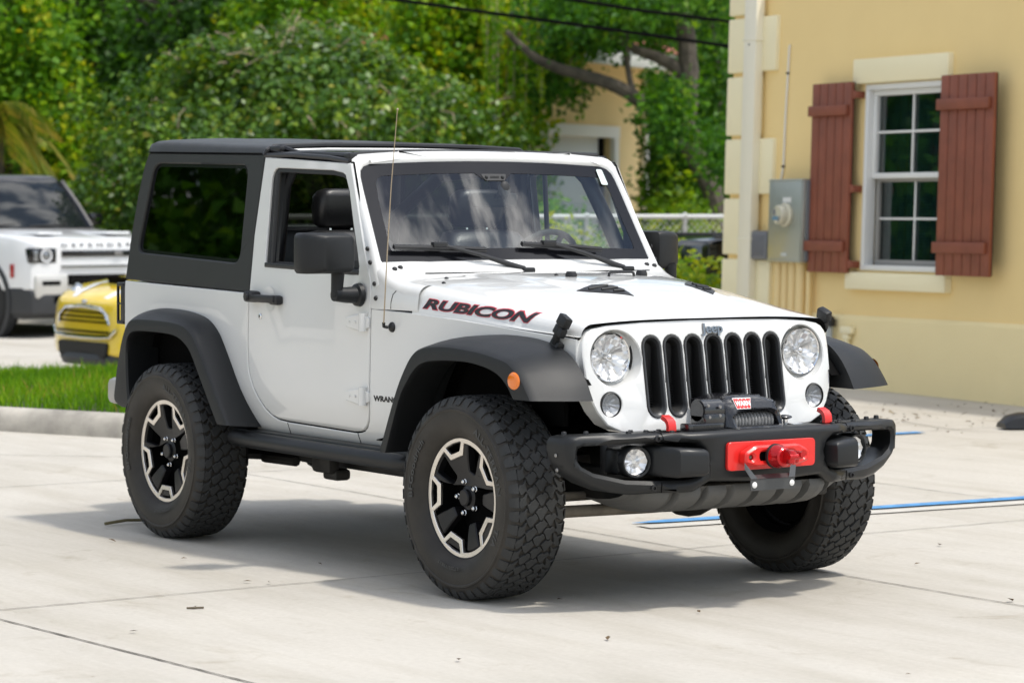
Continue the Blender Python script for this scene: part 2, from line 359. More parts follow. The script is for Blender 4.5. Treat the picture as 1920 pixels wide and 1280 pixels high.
# kerb round the grass island
KP = spline([(-14.5, -1.9), (-11.0, -.28), (-8.22, 1.0), (-7.28, 1.43), (-6.75, 1.75), (-6.45, 2.3), (-6.6, 3.0), (-7.4, 3.5), (-9.5, 4.3), (-13.9, 5.9)], 6)
kb = B(); rows = []
for i, p in enumerate(KP):
    a = Vector(KP[min(i+1, len(KP)-1)])-Vector(KP[max(i-1, 0)]); a.normalize(); nrm = Vector((-a.y, a.x, 0)); c = Vector((p[0], p[1], ground_z(*p)))
    rows.append([c-nrm*o_+Vector((0, 0, z)) for o_, z in ((0, -.02), (-.004, .03), (-.02, .085), (-.045, .122), (-.085, .146), (-.13, .15), (-.17, .145), (-.18, .0))])
kb.loft(rows, 0, cap0=True, cap1=True); struct(kb.obj('kerb', [KERB], ang=60))
so = B(); ip = [(-14.6, -1.75), (-11.05, -.13), (-8.27, 1.15), (-7.36, 1.56), (-6.92, 1.85), (-6.65, 2.35), (-6.8, 2.9), (-7.5, 3.34), (-9.5, 4.12), (-14.0, 5.7), (-16, 2)]
so.add([(x, y, .11+ground_z(x, y)) for x, y in ip], [tuple(range(len(ip)))]); struct(so.obj('soil', [mat('soil', (.035, .04, .015), .95, var=.5, vscale=8)]))
# ================================================================ white off-road car
WHITE = mat('white_paint', (.73, .73, .71), .32, coat=1.0, spec=.5, coat_rough=.02)
FLARE = mat('grained_black_plastic', (.013, .014, .015), .44, spec=.32, bump=.12, bscale=500, rvar=.04, vscale=3)
BUMP = mat('satin_black_steel', (.015, .016, .017), .38, spec=.34, bump=.05, bscale=300, rvar=.05, vscale=4)
TOPM = mat('hardtop_black', (.020, .021, .020), .42, spec=.36, bump=.08, bscale=420, rvar=.03)
TRIM = mat('black_trim', (.012, .012, .013), .45)
VOID = mat('dead_black', (.006, .006, .006), .9, spec=.04)  # liners and cables; also painted shade in door gaps and wheels
TREAD = mat('tread_rubber', (.040, .041, .041), .62, spec=.25, var=.15, vscale=14, bump=.1, bscale=160)
RUB = mat('tyre_rubber', (.032, .028, .023), .50, spec=.35, var=.35, vscale=9, bump=.1, bscale=160)
RIMB = mat('black_wheel_paint', (.008, .008, .009), .36, spec=.35)
RIMS = mat('machined_aluminium', (.80, .75, .69), .34, metal=1, rvar=.05, vscale=20)
CHR = mat('chrome', (.75, .75, .75), .08, metal=1)
STEEL = mat('dull_steel', (.32, .31, .30), .45, metal=.8)
UNDER = mat('underbody_metal', (.024, .022, .019), .6, var=.5, vscale=7)
RUST = mat('dusty_steel_tube', (.16, .14, .11), .6, var=.4, vscale=12)
SKID = mat('grey_skid_plastic', (.085, .085, .082), .55, bump=.1, bscale=200)
RED = mat('red_powder_coat', (.75, .022, .018), .34, coat=.3)
REDA = mat('red_anodised', (.55, .01, .014), .22, metal=.6, coat=.4)
LEATH = mat('black_leather', (.014, .014, .015), .38, bump=.1, bscale=120)
INTR = mat('dark_interior_plastic', (.020, .021, .022), .6)
GLW = glass('windscreen_glass', (.82, .89, .88), 1.85)
GLT = glass('tinted_glass', (.05, .055, .05), 1.58)
GLC = glass('clear_lens', (.97, .97, .97), 1.45)
FRIT = mat('black_glass_border', (.009, .009, .011), .14, spec=.30)
REFL = mat('lamp_reflector', (.92, .92, .92), .33, metal=.72)
RING = mat('grey_slot_surround', (.034, .035, .037), .36)
REFS = mat('frosted_reflector', (.62, .63, .64), .4, metal=.5)
AMB = mat('amber_lens', (.85, .20, .012), .18, coat=.6)
REDL = mat('red_lens', (.35, .01, .01), .2, coat=.6)
INK = mat('black_decal', (.012, .012, .014), .25)
REDK = mat('red_decal', (.55, .03, .05), .3)
WLET = mat('white_lettering', (.85, .85, .83), .4)
MESH = mat('black_mesh', (.006, .006, .006), .6)
STICK = mat('pale_sticker', (.62, .72, .70), .5)
ROPE = mat('grey_winch_rope', (.20, .20, .20), .6, var=.4, vscale=60)

JEEP = thing('off_road_car', (-1.21, 0, 0), 'white two-door off-road car with black wheel arches, open front roof and red tow fittings', 'car')

def yb(x): return min(.765, .745-.104*(x+.75))
def ysd(x, z):
    b = yb(x)
    if z > 1.12: b -= (z-1.12)*.1083
    if z < .75: b -= .045*((.75-z)/.22)**2
    return b
def sidefn(s): return lambda u, v, w: (u, s*(ysd(u, v)+w), v)
def offp(pts, d):
    n = len(pts); out = []
    ar = sum(pts[i][0]*pts[(i+1) % n][1]-pts[(i+1) % n][0]*pts[i][1] for i in range(n)); sg = 1 if ar > 0 else -1
    for i in range(n):
        a = Vector(pts[i])-Vector(pts[i-1]); b = Vector(pts[(i+1) % n])-Vector(pts[i]); a.normalize(); b.normalize()
        t = (a+b)
        if t.length < 1e-6: t = a
        t.normalize(); nrm = Vector((-t.y, t.x))*sg; k = 1/max(.5, math.sqrt(max(.05, (1+a.dot(b))/2)))
        out.append((pts[i][0]+nrm.x*d*k, pts[i][1]+nrm.y*d*k))
    return out

DOOR = [(-1.835, 1.728), (-1.8665, 1.387), (-1.864, 1.144), (-1.866, 1.089), (-1.872, .916), (-1.871, .841), (-1.864, .797), (-1.847, .756), (-1.82, .714), (-1.784, .672), (-1.74, .630), (-1.69, .603), (-1.644, .590), (-1.566, .585),
        (-1.024, .577), (-.977, .581), (-.945, .589), (-.918, .608), (-.899, .635), (-.888, .67), (-.881, .758), (-.875, .995), (-.871, 1.129), (-.880, 1.206), (-.904, 1.253), (-.952, 1.355), (-.974, 1.401), (-1.068, 1.601), (-1.114, 1.697)]
DWIN = [(-1.715, 1.680), (-1.737, 1.675), (-1.751, 1.662), (-1.759, 1.645), (-1.763, 1.622), (-1.756, 1.389), (-1.752, 1.275), (-1.748, 1.260), (-1.739, 1.254), (-1.46, 1.249), (-1.016, 1.234), (-.993, 1.236), (-.978, 1.246), (-.974, 1.268), (-1.003, 1.34), (-1.048, 1.439), (-1.115, 1.601), (-1.130, 1.63), (-1.145, 1.645), (-1.172, 1.657), (-1.255, 1.668)]
QWIN = rpoly([(-2.864, 1.706), (-1.980, 1.694), (-1.980, 1.258), (-2.955, 1.288)], .06, 5)
BODY = [(.395, 1.022), (-.30, 1.073), (-.60, 1.088), (-.865, 1.097), (-.868, .995), (-.874, .758), (-.881, .668), (-.893, .630), (-.914, .602), (-.942, .582), (-.977, .574), (-1.024, .570), (-1.566, .578), (-1.646, .583), (-1.694, .597), (-1.745, .624), (-1.79, .667), (-1.826, .710), (-1.853, .753), (-1.871, .795), (-1.878, .841), (-1.879, .916), (-1.873, 1.09), (-1.871, 1.130),
        (-3.045, 1.152), (-3.048, .64), (-2.855, .62), (-2.845, .80), (-2.79, .97), (-2.70, 1.01), (-2.62, 1.015), (-2.25, .99), (-2.13, .92), (-1.99, .75), (-1.86, .528), (-.76, .518), (-.58, .53), (-.47, .77), (-.37, .91), (-.24, .965), (.10, .965), (.30, .93), (.335, .87), (.345, .82), (.395, .82)]
cux = [-2.8, -2.4, -2.0, -1.6, -1.3, -1.0, -.8, -.5, -.2, .1, .3]
cvz = [.56, .60, .65, .70, .75, 1.12]
bd = B()
for s in (-1, 1):
    bd.panel(BODY, [], sidefn(s), .035, .0032, 0, cux, cvz)
# rear face, floor and liners belong to the body shell
bd.box((-3.03, 0, .90), (.03, 1.50, .50), 0, .01)
bd.box((-1.93, 0, .545), (2.2, 1.40, .04), 1)
for s in (-1, 1):
    bd.box((-2.42, s*.70, .85), (1.15, .03, .56), 1); bd.box((-.85, s*.70, .8), (.06, .04, .5), 1)
    bd.box((-.20, s*.585, .85), (.95, .02, .34), 1)      # engine bay inner wings
    bd.loft([[(x, s*.73, z), (x, s*.60, z)] for x, z in [(-.60, .52), (-.56, .62), (-.46, .80), (-.34, .94), (-.20, 1.0), (.15, 1.0), (.34, .97), (.46, .85)]], 1)
    bd.loft([[(x, s*.76, z), (x, s*.45, z)] for x, z in [(-1.87, .53), (-2.0, .76), (-2.14, .93), (-2.26, 1.0), (-2.62, 1.01), (-2.73, .97), (-2.80, .80), (-2.81, .6)]], 1)
bd.box((-.86, 0, .95), (.04, 1.40, .6), 1)              # bulkhead
bd.box((-.30, 0, .98), (1.05, 1.05, .03), 1)
body = bd.obj('body', [WHITE, VOID], JEEP)
# seams on sill, cowl side
for s in (-1, 1):
    for x in (-1.575, -1.0):
        sm = B(); sm.tube([(x, s*(ysd(x, z)+.0005), z) for z in (.577, .55, .525)], .0018, 5); sm.obj('sill_seam', VOID, body)

# ---- bonnet
ZT = [(-.78, 1.218), (-.66, 1.212), (-.5, 1.196), (-.2, 1.162), (0, 1.137), (.15, 1.116), (.28, 1.100), (.36, 1.090), (.41, 1.081), (.44, 1.072)]
ZC = [(-.78, 1.236), (-.5, 1.239), (-.25, 1.231), (-.08, 1.217), (0, 1.207), (.1, 1.191), (.2, 1.170), (.3, 1.141), (.36, 1.120), (.41, 1.103), (.437, 1.094)]
def lerp(T, x):
    if x <= T[0][0]: return T[0][1]
    for (a, va), (b, vb) in zip(T, T[1:]):
        if x <= b: return va+(vb-va)*(x-a)/(b-a)
    return T[-1][1]
def zsp(x): return 1.027+(.453-x)*.0565
def dome(x, y):
    yd = .36-.10*smoothstep(-.7, .3, x)
    return .010*smoothstep(yd+.035, yd-.035, abs(y))*smoothstep(.38, .05, x)
def hood_sec(x, dz=0.0):
    """half section from split line to centre: list of (y, z)"""
    b = yb(x)-.002; zs = zsp(x); zt = lerp(ZT, x)+dz; r = min(.07, (zt-zs)*.8+.012); pts = []
    z1 = max(zs+.002, zt-r)
    for k in range(4): pts.append((b-.010*(k/3)**1.5, zs+(z1-zs)*k/3))
    for k in range(1, 7):
        t = k/6*math.pi/2; pts.append((b-.010-r*1.05*(1-math.cos(t)), z1+(zt-z1)*math.sin(t)))
    ye = pts[-1][0]
    for k in range(1, 21):
        y = ye*(1-k/20); pts.append((y, zt+(lerp(ZC, x)+dz-zt)*(1-(y/ye)**2.8)+dome(x, y)))
    return pts
def hood_z(x, y):
    p = hood_sec(x); y = abs(y)
    for (a, za), (b, zb) in zip(p, p[1:]):
        if b <= y <= a: return za+(zb-za)*(a-y)/max(1e-6, a-b)
    return p[-1][1]
def hood_y(x, z):
    p = hood_sec(x)
    for (a, za), (b, zb) in zip(p, p[1:]):
        if za <= z <= zb: return a+(b-a)*(z-za)/max(1e-6, zb-za)
    return p[3][0]
def onhood(px, py, d0=10.5, d1=13.5):
    q = None; prev = None
    for i in range(1200):
        d = d0+(d1-d0)*i/1200; p = at(px, py, d)
        if -.76 < p.x < .45 and abs(p.y) < yb(p.x) and p.z < hood_z(p.x, p.y): return p
    return at(px, py, 12.2)
def xr(q):   # q index along half section 0..29
    return -.60-.135*smoothstep(4, 16, q)
def hood_rows():
    rows = []; nx = 36
    for i in range(nx+1):
        t = i/nx; row = []
        for half in (-1, 1):
            L_ = []
            for q in range(30):
                y0 = hood_sec(.4)[q][0]; xf = .437-.078*y0*y0; x = xr(q)+(xf-xr(q))*(1-(1-t)**1.5)
                y, z = hood_sec(x)[q]; L_.append((x, half*y, z))
            row += L_ if half == -1 else L_[::-1][1:]
        rows.append(row)
    return rows
from mathutils.bvhtree import BVHTree
hr = hood_rows()
hb = B(); hb.loft(hr, 0); HV = list(hb.v); HF = list(hb.f)
# turned-down front and rear lips
hb.loft([hr[-1], [(x-.012, y*.997, z-.012) for x, y, z in hr[-1]], [(x-.10, y*.98, z-.016) for x, y, z in hr[-1]]], 1)
hb.loft([hr[0], [(x+.004, y*.998, z-.012) for x, y, z in hr[0]]], 0)
hood = hb.obj('bonnet', [WHITE, VOID], JEEP, ang=50)
# bonnet vents: black inserts lying in the bonnet skin, raked back
VENT = [(.005, -.342), (-.010, -.300), (-.014, -.255), (-.004, -.213), (.033, -.180), (.105, -.182), (.195, -.200), (.138, -.255), (.068, -.302)]
for s in (1, -1):
    vb = B(); vb.panel([(x, y*s) for x, y in VENT], [], lambda u, v, w: (u, v, hood_z(u, v)+.0035+w), .006, .002, 0, [.0, .04, .08, .12, .16], [-.3*s, -.25*s, -.21*s])
    for q0, q1 in (((.03, -.300), (.04, -.215)), ((.075, -.270), (.085, -.20)), ((.12, -.245), (.13, -.20))):
        vb.tube([(q0[0], s*-q0[1]*-1 if False else s*q0[1], hood_z(q0[0], q0[1])+.006), (q1[0], s*q1[1], hood_z(q1[0], q1[1])+.006)], .006, 6, 1)
    vb.obj('bonnet_vent', [TRIM, INTR], hood)

# ---- cowl between bonnet and windscreen
CT = [(-.90, 1.30), (-.87, 1.287), (-.82, 1.264), (-.775, 1.238), (-.74, 1.226), (-.70, 1.214), (-.58, 1.20)]
def cowl_sec(x):
    b = yb(x); zs = 1.0965 if x > -.868 else 1.10; zt = lerp(CT, x); pts = []; r = .05
    for k in range(5): pts.append((b-max(0, (zs+(zt-r-zs)*k/4-1.12))*.14, zs+(zt-r-zs)*k/4))
    for k in range(1, 6):
        t = k/5*math.pi/2; y0 = pts[4][0]; pts.append((y0-r*(1-math.cos(t)), zt-r+r*math.sin(t)))
    ye = pts[-1][0]
    for k in range(1, 11): pts.append((ye*(1-k/10), zt+.006*(1-((1-k/10))**2)))
    return pts
cw = B()
def cowl_row(x):
    p = cowl_sec(x); return [(x, -y, z) for y, z in p]+[(x, y, z) for y, z in p[::-1][1:]]
cw.loft([cowl_row(x) for x in (-.872, -.85, -.82, -.80, -.775, -.755, -.735, -.70, -.65, -.56)], 0)
cowl = cw.obj('cowl', [WHITE], JEEP, ang=50)
cs = B()
for s in (-1, 1):
    cs.tube([(x, s*(yb(x)+.0004-max(0, z-1.12)*.14), z) for x, z in ((-.735, 1.10), (-.735, 1.13), (-.728, 1.16), (-.71, 1.175))], .0016, 5)
cs.tube([(-.772, y, lerp(CT, -.772)+.006) for y in np.linspace(-.55, .62, 12)], .0022, 5)
for y in (): cs.tube([(-.83, y*.97, lerp(CT, -.83)+.003), (-.775, y, lerp(CT, -.775)+.002), (-.745, y, 1.232)], .002, 5)
cs.obj('cowl_seam', VOID, cowl)

# ---- windscreen frame and glass
WT = Vector((-.526, 0, .8505)); WN = Vector((.8505, 0, .526)); W0 = Vector((-.856, 0, 1.292))
def wsf(u, v, w):
    p = W0+WT*v+WN*(w-.022*(u/.7)**2+.012); return (p.x, u, p.z)
def sy(h): return h+[(-u, v) for u, v in reversed(h)]
FRO = sy([(-.748, -.10), (-.743, -.02), (-.733, .08), (-.724, .17), (-.712, .35), (-.704, .455), (-.699, .487), (-.688, .512), (-.668, .530), (-.640, .538), (-.464, .5465), (-.2, .549)])
GHO = sy([(-.690, .006), (-.694, .016), (-.668, .36), (-.662, .42), (-.654, .45), (-.636, .470), (-.605, .481), (-.3, .489), (-.1, .491)])
cuy = [-.6, -.45, -.3, -.15, 0, .15, .3, .45, .6]
fb = B(); fb.panel(FRO, [GHO], wsf, .055, .016, 0, cuy, [])
frame = fb.obj('windscreen_frame', [WHITE], JEEP, ang=60)
gi = sy([(-.632, .060), (-.636, .080), (-.612, .34), (-.604, .385), (-.590, .412), (-.565, .425), (-.3, .432), (-.095, .434), (-.062, .404)])
wg = B(); wg.panel(offp(GHO, -.004), [], lambda u, v, w: wsf(u, v, w-.014), .0, 0, 0, cuy+[-.68, .68, -.52, .52], [.1, .2, .3, .4])
windscreen = wg.obj('windscreen', [GLW], JEEP)
fz = B(); fz.panel(offp(GHO, -.003), [gi], lambda u, v, w: wsf(u, v, w-.0125), .0, 0, 0, cuy, [])
fz.obj('glass_border', [FRIT], windscreen)
st = B(); st.panel(rpoly([(.575, .385), (.612, .385), (.605, .465), (.572, .465)], .008), [], lambda u, v, w: wsf(u, v, w-.006), .001, 0, 0)
st.obj('windscreen_sticker', [STICK], windscreen)
sn = B(); sn.panel(rpoly([(-.052, .395), (.052, .395), (.068, .43), (-.068, .43)], .01), [], lambda u, v, w: wsf(u, v, w-.010), .004, .001, 0)
for k in range(7):
    u = -.02+k*.0066; sn.box(wsf(u, .411, -.008), (.002, .0025, .012), 1)
for u in (-.042, .042): sn.ball(wsf(u, .412, -.009), .008, 1, 10, 6)
sn.obj('rain_sensor', [TRIM, INTR], windscreen)
for p in ((-.923, 1.343), (-.896, 1.287), (-.854, 1.200), (-.836, 1.141)):
    for s in (-1, 1):
        y = ysd(p[0], p[1])+.002; bb = B(); bb.lathe([(0.0001, .006), (.006, .006), (.0095, .003), (.0105, -.004)], (p[0], s*y, p[1]), (0, s, 0), 10, 0); bb.obj('frame_bolt', TRIM, frame)
for p in ((-.822, .642, 1.264), (-.812, .676, 1.242)):
    for s in (-1, 1):
        zc = lerp(CT, p[0]); bb = B(); bb.lathe([(0.0001, .008), (.007, .008), (.011, .004), (.012, -.006)], (p[0], s*p[1], zc+.001), (.42, 0, .9), 10, 0); bb.obj('frame_bolt', TRIM, frame)

# ---- doors
for s in (-1, 1):
    db = B(); db.panel(DOOR, [DWIN], sidefn(s), .035, .0036, 0, [-1.7, -1.4, -1.1], [.60, .65, .70, .75, 1.12])
    db.panel(offp(DOOR, .02), [offp(DWIN, -.012)], lambda u, v, w: (u, s*(ysd(u, v)-.036+w), v), .04, .01, 1, [-1.7, -1.4, -1.1], [1.12])
    dg = B(); dg.tube([(u, s*(ysd(u, v)-.014), v) for u, v in offp(DOOR, -.0035)], .0042, 6, 0, closed=True)
    # raised lower edge lip round the window and scoop behind the handle
    door = db.obj('door', [WHITE, INTR], JEEP)
    dg.obj('door_gap_shade', VOID, door)  # black tube paints the shade inside the gap round the door
    sl = B(); sl.panel(offp(DWIN, -.002), [offp(DWIN, .020)], lambda u, v, w: (u, s*(ysd(u, v)-.010+w), v), .03, .004, 0, [-1.6, -1.4, -1.2], [])
    sl.box((-1.36, s*.742, 1.250), (.78, .026, .022), 0, .005, Matrix.Rotation(R(1.1), 3, 'Y'))
    sl.tube([(-1.695, s*.712, 1.66), (-1.70, s*.738, 1.26)], .012, 8, 0)
    sl.obj('window_seal', TRIM, door)
    hd = B(); y0 = .765
    hd.box((-1.60, s*(y0+.018), 1.108), (.07, .04, .042), 0, .012); hd.box((-1.80, s*(y0+.022), 1.118), (.085, .05, .05), 0, .014)
    hd.box((-1.70, s*(y0+.036), 1.112), (.24, .020, .034), 0, .008)
    hd.lathe([(0.0001, .012), (.014, .012), (.018, .006), (.018, 0)], (-1.80, s*(y0+.046), 1.118), (0, s, 0), 12, 0)
    hd.obj('door_handle', TRIM, door)
    sc_ = B(); sc_.lathe([(0.0001, .0005), (.045, .0005), (.055, .0015)], (-1.685, s*y0, 1.11), (0, s, 0), 24, 0); sc_.obj('handle_scoop', WHITE, door)
    lk = B(); lk.lathe([(0.0001, .004), (.010, .004), (.013, .002), (.013, -.002)], (-1.762, s*(y0+.001), 1.032), (0, s, 0), 12, 0); lk.box((-1.762, s*(y0+.006), 1.032), (.002, .002, .010), 1)
    lk.obj('key_lock', [CHR, TRIM], door)
    for z in (1.038, .730):
        h = B(); ph = [(-1.035, z-.020), (-1.035, z+.016), (-.925, z+.036), (-.925, z-.036)]
        h.panel(rpoly(ph, .006, 2), [], lambda u, v, w: (u, s*(ysd(u, v)+.014+w), v), .014, .003, 0)
        h.cyl((-.905, s*(ysd(-.9, z)+.012), z-.036), (-.905, s*(ysd(-.9, z)+.012), z+.040), .018, 12, 0)
        h.panel(rpoly([(-.905, z-.03), (-.905, z+.03), (-.872, z+.02), (-.872, z-.02)], .004, 2), [], lambda u, v, w: (u, s*(ysd(u, v)+.010+w), v), .01, .002, 0)
        for x in (-.955, -1.0): h.lathe([(0.0001, .0035), (.005, .003), (.006, 0)], (x, s*(ysd(x, z)+.014), z), (0, s, 0), 8, 0)
        h.obj('door_hinge', WHITE, door)
    m = B()
    m.lathe([(0.0001, .03), (.030, .028), (.046, .018), (.050, 0)], (-.945, s*.764, 1.152), (0, s, 0), 20, 0)
    m.tube([(-.945, s*.78, 1.152), (-.945, s*.83, 1.152), (-.945, s*.888, 1.156)], [.036, .033, .029], 12, 0)
    m.tube([(-.945, s*.875, 1.145), (-.945, s*.872, 1.20), (-.945, s*.868, 1.262)], [.024, .026, .029], 12, 0)
    # mirror head: loft front to back, bulging shell with chamfered outer front edge
    rows = []
    for x, k, r in ((-.985, .95, .022), (-.972, 1.0, .022), (-.915, 1.0, .026), (-.872, .95, .026), (-.850, .86, .024), (-.845, .78, .022)):
        ya, yb_ = -.835, -1.062+(.0 if x < -.9 else .055*smoothstep(-.9, -.84, x)); yc = (ya+yb_)/2; hy = abs(yb_-ya)/2*k; hz = .084*k
        rows.append([(x, -s*(yc+u) if False else s*(-(yc+u)), 1.326+v) for u, v in rpoly([(-hy, -hz), (hy, -hz), (hy, hz), (-hy, hz)], r, 3)])
    if s > 0:
        rows = [[tuple(Vector((-.955, .822, p[2]))+Matrix.Rotation(R(102), 3, 'Z') @ Vector((p[0]+.945, p[1]-.868, 0))) for p in r_] for r_ in rows]
    m.loft(rows, 0, closev=True, cap0=True, cap1=True)
    if s < 0: m.panel(rpoly([(.860, 1.253), (1.055, 1.253), (1.055, 1.40), (.860, 1.40)], .02), [], lambda u, v, w: (-.987-w, s*u, v), .002, 0, 1)
    m.obj('door_mirror', [FLARE, CHR], door)

# ---- radiator grille panel
def xg(y, z): return .440+(1.027-z)*.172-.078*y*y
GO = sy([(-.10, .66), (-.40, .66), (-.475, .668), (-.535, .695), (-.574, .745), (-.600, .80), (-.612, .88), (-.614, .96), (-.612, 1.005), (-.603, 1.030), (-.585, 1.050), (-.56, 1.061), (-.496, 1.073), (-.336, 1.084), (-.1, 1.090)])
SLOTY = [-.3, -.2, -.1, 0, .1, .2, .3]
HL = (.478, .951); TS = (.508, .772)
def grf(u, v, w): return (xg(u, v)+w, u, v)
gb = B(); gb.panel(GO, [pill(y, .874, .088, .316) for y in SLOTY]+[circ(s*.4655, .944, .1145, .110, 36) for s in (-1, 1)]+[circ(s*TS[0], TS[1], .047, .047, 24) for s in (-1, 1)], grf, .085, .0048, 0, [], [.75, .85, .95])
for s in (-1, 1):   # headlamp bowls
    rows = []
    for k, d in ((1.0, -.006), (.985, -.014), (.95, -.026), (.90, -.036), (.80, -.044), (.6, -.046)):
        cy, cz = s*(.4655*k+HL[0]*(1-k)), .944*k+HL[1]*(1-k)
        rows.append([(xg(u, v)*(1 if k > .9 else .0)+(0 if k > .9 else xg(s*HL[0], HL[1]))+d, u, v) for u, v in circ(cy, cz, .1150*k, .1105*k, 36)])
    gb.loft(rows, 0, closev=True)
grille = gb.obj('radiator_grille', [WHITE], JEEP, ang=42)
sb = B()
for y in SLOTY:
    f = lambda w, h_, d: [(xg(u, v)+d, u, v) for u, v in pill(y, .874, w, h_)]
    sb.loft([f(.0895, .3175, -.006), f(.086, .314, .0042), f(.072, .300, .0030), f(.062, .280, -.010)], 0, closev=True); sb.loft([f(.062, .280, -.010), f(.054, .258, -.030), f(.050, .250, -.062)], 1, closev=True)
    for k in range(26):
        z = .75+k*.0096; sb.box((xg(y, z)-.058, y, z), (.006, .05, .0042), 1)
sb.box((.40, 0, .86), (.006, .75, .36), 1)
sb.obj('grille_insert', [RING, MESH], grille)
lt = B(); cx = xg(0, 1.05)
def jp(u, v, w): return (xg(u, 1.052+v)+.004+w, u, 1.052+v)
lt.text('Jeep', .052, jp, .004, 0, 0.0, .0012, 1.12)
lt.obj('chrome_badge', [mat('badge_chrome', (.30, .31, .32), .16, metal=1)], grille)

def headlamp(s):
    x0 = xg(s*HL[0], HL[1])-.040; o = Vector((x0, s*HL[0], HL[1])); ax = Vector((1, 0, .0))
    ring = B(); ring.lathe([(.085, 0), (.0945, .004), (.0965, .014), (.093, .021), (.088, .018), (.087, .008)], o, ax, 36, 0)
    lamp = ring.obj('headlight', [CHR], JEEP)
    rf = B(); rows = []
    for r, d in ((.088, .013), (.075, .004), (.055, -.007), (.035, -.015), (.018, -.020)):
        row = []
        for k in range(48):
            a = 2*math.pi*k/48; fac = .0075*math.sin(a*14+r*160)+.005*math.cos(a*5-r*300)
            row.append(o+ax*(d+fac)+Vector((0, math.cos(a), math.sin(a)))*r)
        rows.append(row)
    rf.loft(rows, 0, closev=True, cap1=True); rf.obj('reflector', [REFL], lamp, ang=18)
    bl = B(); bl.cyl(o+ax*-.03, o+ax*.006, .012, 12, 0); bl.ball(o+ax*.008, .014, 0, 12, 8); bl.obj('bulb_shield', [CHR], lamp)
    ln = B(); ln.lathe([(.090, .012), (.075, .024), (.05, .033), (.025, .037), (.0001, .038)], o, ax, 36, 0); ln.obj('lens', [GLC], lamp)
    # indicator
    t = Vector((xg(s*TS[0], TS[1])-.004, s*TS[0], TS[1]))
    tb = B(); tb.lathe([(.048, -.03), (.048, .004), (.0455, .006), (.045, -.004)], t, ax, 28, 1)
    rows = []
    for r, d in ((.0455, -.006), (.035, -.016), (.02, -.024), (.006, -.028)): rows.append([t+ax*(d+.002*math.sin(k*2.2+r*500))+Vector((0, math.cos(2*math.pi*k/28), math.sin(2*math.pi*k/28)))*r for k in range(28)])
    tb.loft(rows, 0, closev=True, cap1=True)
    ti = tb.obj('front_indicator', [REFS, TRIM], JEEP, ang=15)
    tl = B(); rows = []
    for r, d in ((.0465, 0), (.036, .006), (.022, .010), (.0001, .012)):
        rows.append([t+ax*(d+.0012*math.cos(r*900))+Vector((0, math.cos(2*math.pi*k/28), math.sin(2*math.pi*k/28)))*r for k in range(28)])
    tl.loft(rows, 0, closev=True); tl.obj('lens', [GLC], ti)
for s in (-1, 1): headlamp(s)

# ---- wheel arch flares
FC = spline([(-.526, .531), (-.415, .761), (-.349, .865), (-.284, .935), (-.211, .964), (-.116, .976), (-.004, .978), (.106, .973), (.2, .966), (.289, .954), (.370, .938), (.440, .900), (.492, .850), (.531, .800)], 4)
FA = spline([(-.54, .531), (-.43, .775), (-.365, .885), (-.30, .962), (-.215, 1.004), (-.116, 1.018), (-.004, 1.024), (.106, 1.021), (.2, 1.013), (.30, .996), (.385, .966), (.450, .920), (.500, .862), (.540, .797)], 4)
FL = spline([(-.468, .531), (-.372, .745), (-.310, .825), (-.252, .878), (-.19, .905), (-.10, .917), (-.004, .922), (.107, .923), (.2, .914), (.280, .899), (.335, .878), (.378, .848), (.402, .822), (.420, .800)], 4)
RC = spline([(-2.775, .571), (-2.846, .60), (-2.835, .68), (-2.815, .76), (-2.770, .88), (-2.720, .955), (-2.655, .984), (-2.486, .990), (-2.30, .986), (-2.185, .974), (-2.105, .942), (-2.050, .890), (-1.93, .745), (-1.771, .551)], 4)
RA = spline([(-2.80, .571), (-2.875, .60), (-2.868, .69), (-2.855, .78), (-2.830, .91), (-2.785, 1.0), (-2.72, 1.028), (-2.594, 1.037), (-2.40, 1.030), (-2.24, 1.004), (-2.145, .953), (-2.085, .890), (-1.985, .760), (-1.824, .539)], 4)
RL = spline([(-2.66, .571), (-2.69, .61), (-2.705, .69), (-2.712, .77), (-2.712, .86), (-2.688, .905), (-2.63, .926), (-2.486, .931), (-2.33, .929), (-2.235, .920), (-2.16, .895), (-2.095, .850), (-1.995, .725), (-1.857, .552)], 4)
def flare(s, front):
    A, C_, L_ = (FA, FC, FL) if front else (RA, RC, RL); b = B(); rows = []
    for (ax_, az), (cx_, cz), (lx, lz) in zip(A, C_, L_):
        ya = (max(yb(ax_), .655 if ax_ > .1 else 0)-.004) if front else ysd(ax_, az)-.004
        A3 = Vector((ax_, ya, az)); C3 = Vector((cx_-.056, .893, cz+.002)); L3 = Vector((lx-.056, .897, lz+.002)); n = len(rows)
        out = Vector((cx_-lx, 0, cz-lz)); out = out.normalized() if out.length > 1e-4 else Vector((0, 0, 1))
        row = []
        kk = smoothstep(.0, .30, ax_) if front else 0
        row.append(A3+Vector((0, -.03*(1-kk), min(0, .797-az)*kk)))
        for t in (0, .12, .3, .5, .7, .88): row.append(A3.lerp(C3, t)+out*(.012*4*t*(1-t)))
        row.append(C3+Vector((0, -.006, 0))+out*.003); row.append(C3+Vector((0, .003, 0))-out*.004)
        for t in (.3, .65, .94): row.append(C3.lerp(L3, t)+Vector((0, .005, 0)))
        row.append(L3+Vector((0, -.004, 0))); row.append(L3+Vector((0, -.03, 0))+out*.004); row.append(L3+Vector((0, -.17, 0))+out*.012)
        rows.append([(p.x, s*p.y, p.z) for p in row])
    b.loft(rows, 0)
    for rw in (rows[0], rows[-1]): b.add(rw, [tuple(range(len(rw)))], 0)
    return b.obj('wheel_arch_flare', [FLARE], JEEP, ang=34)
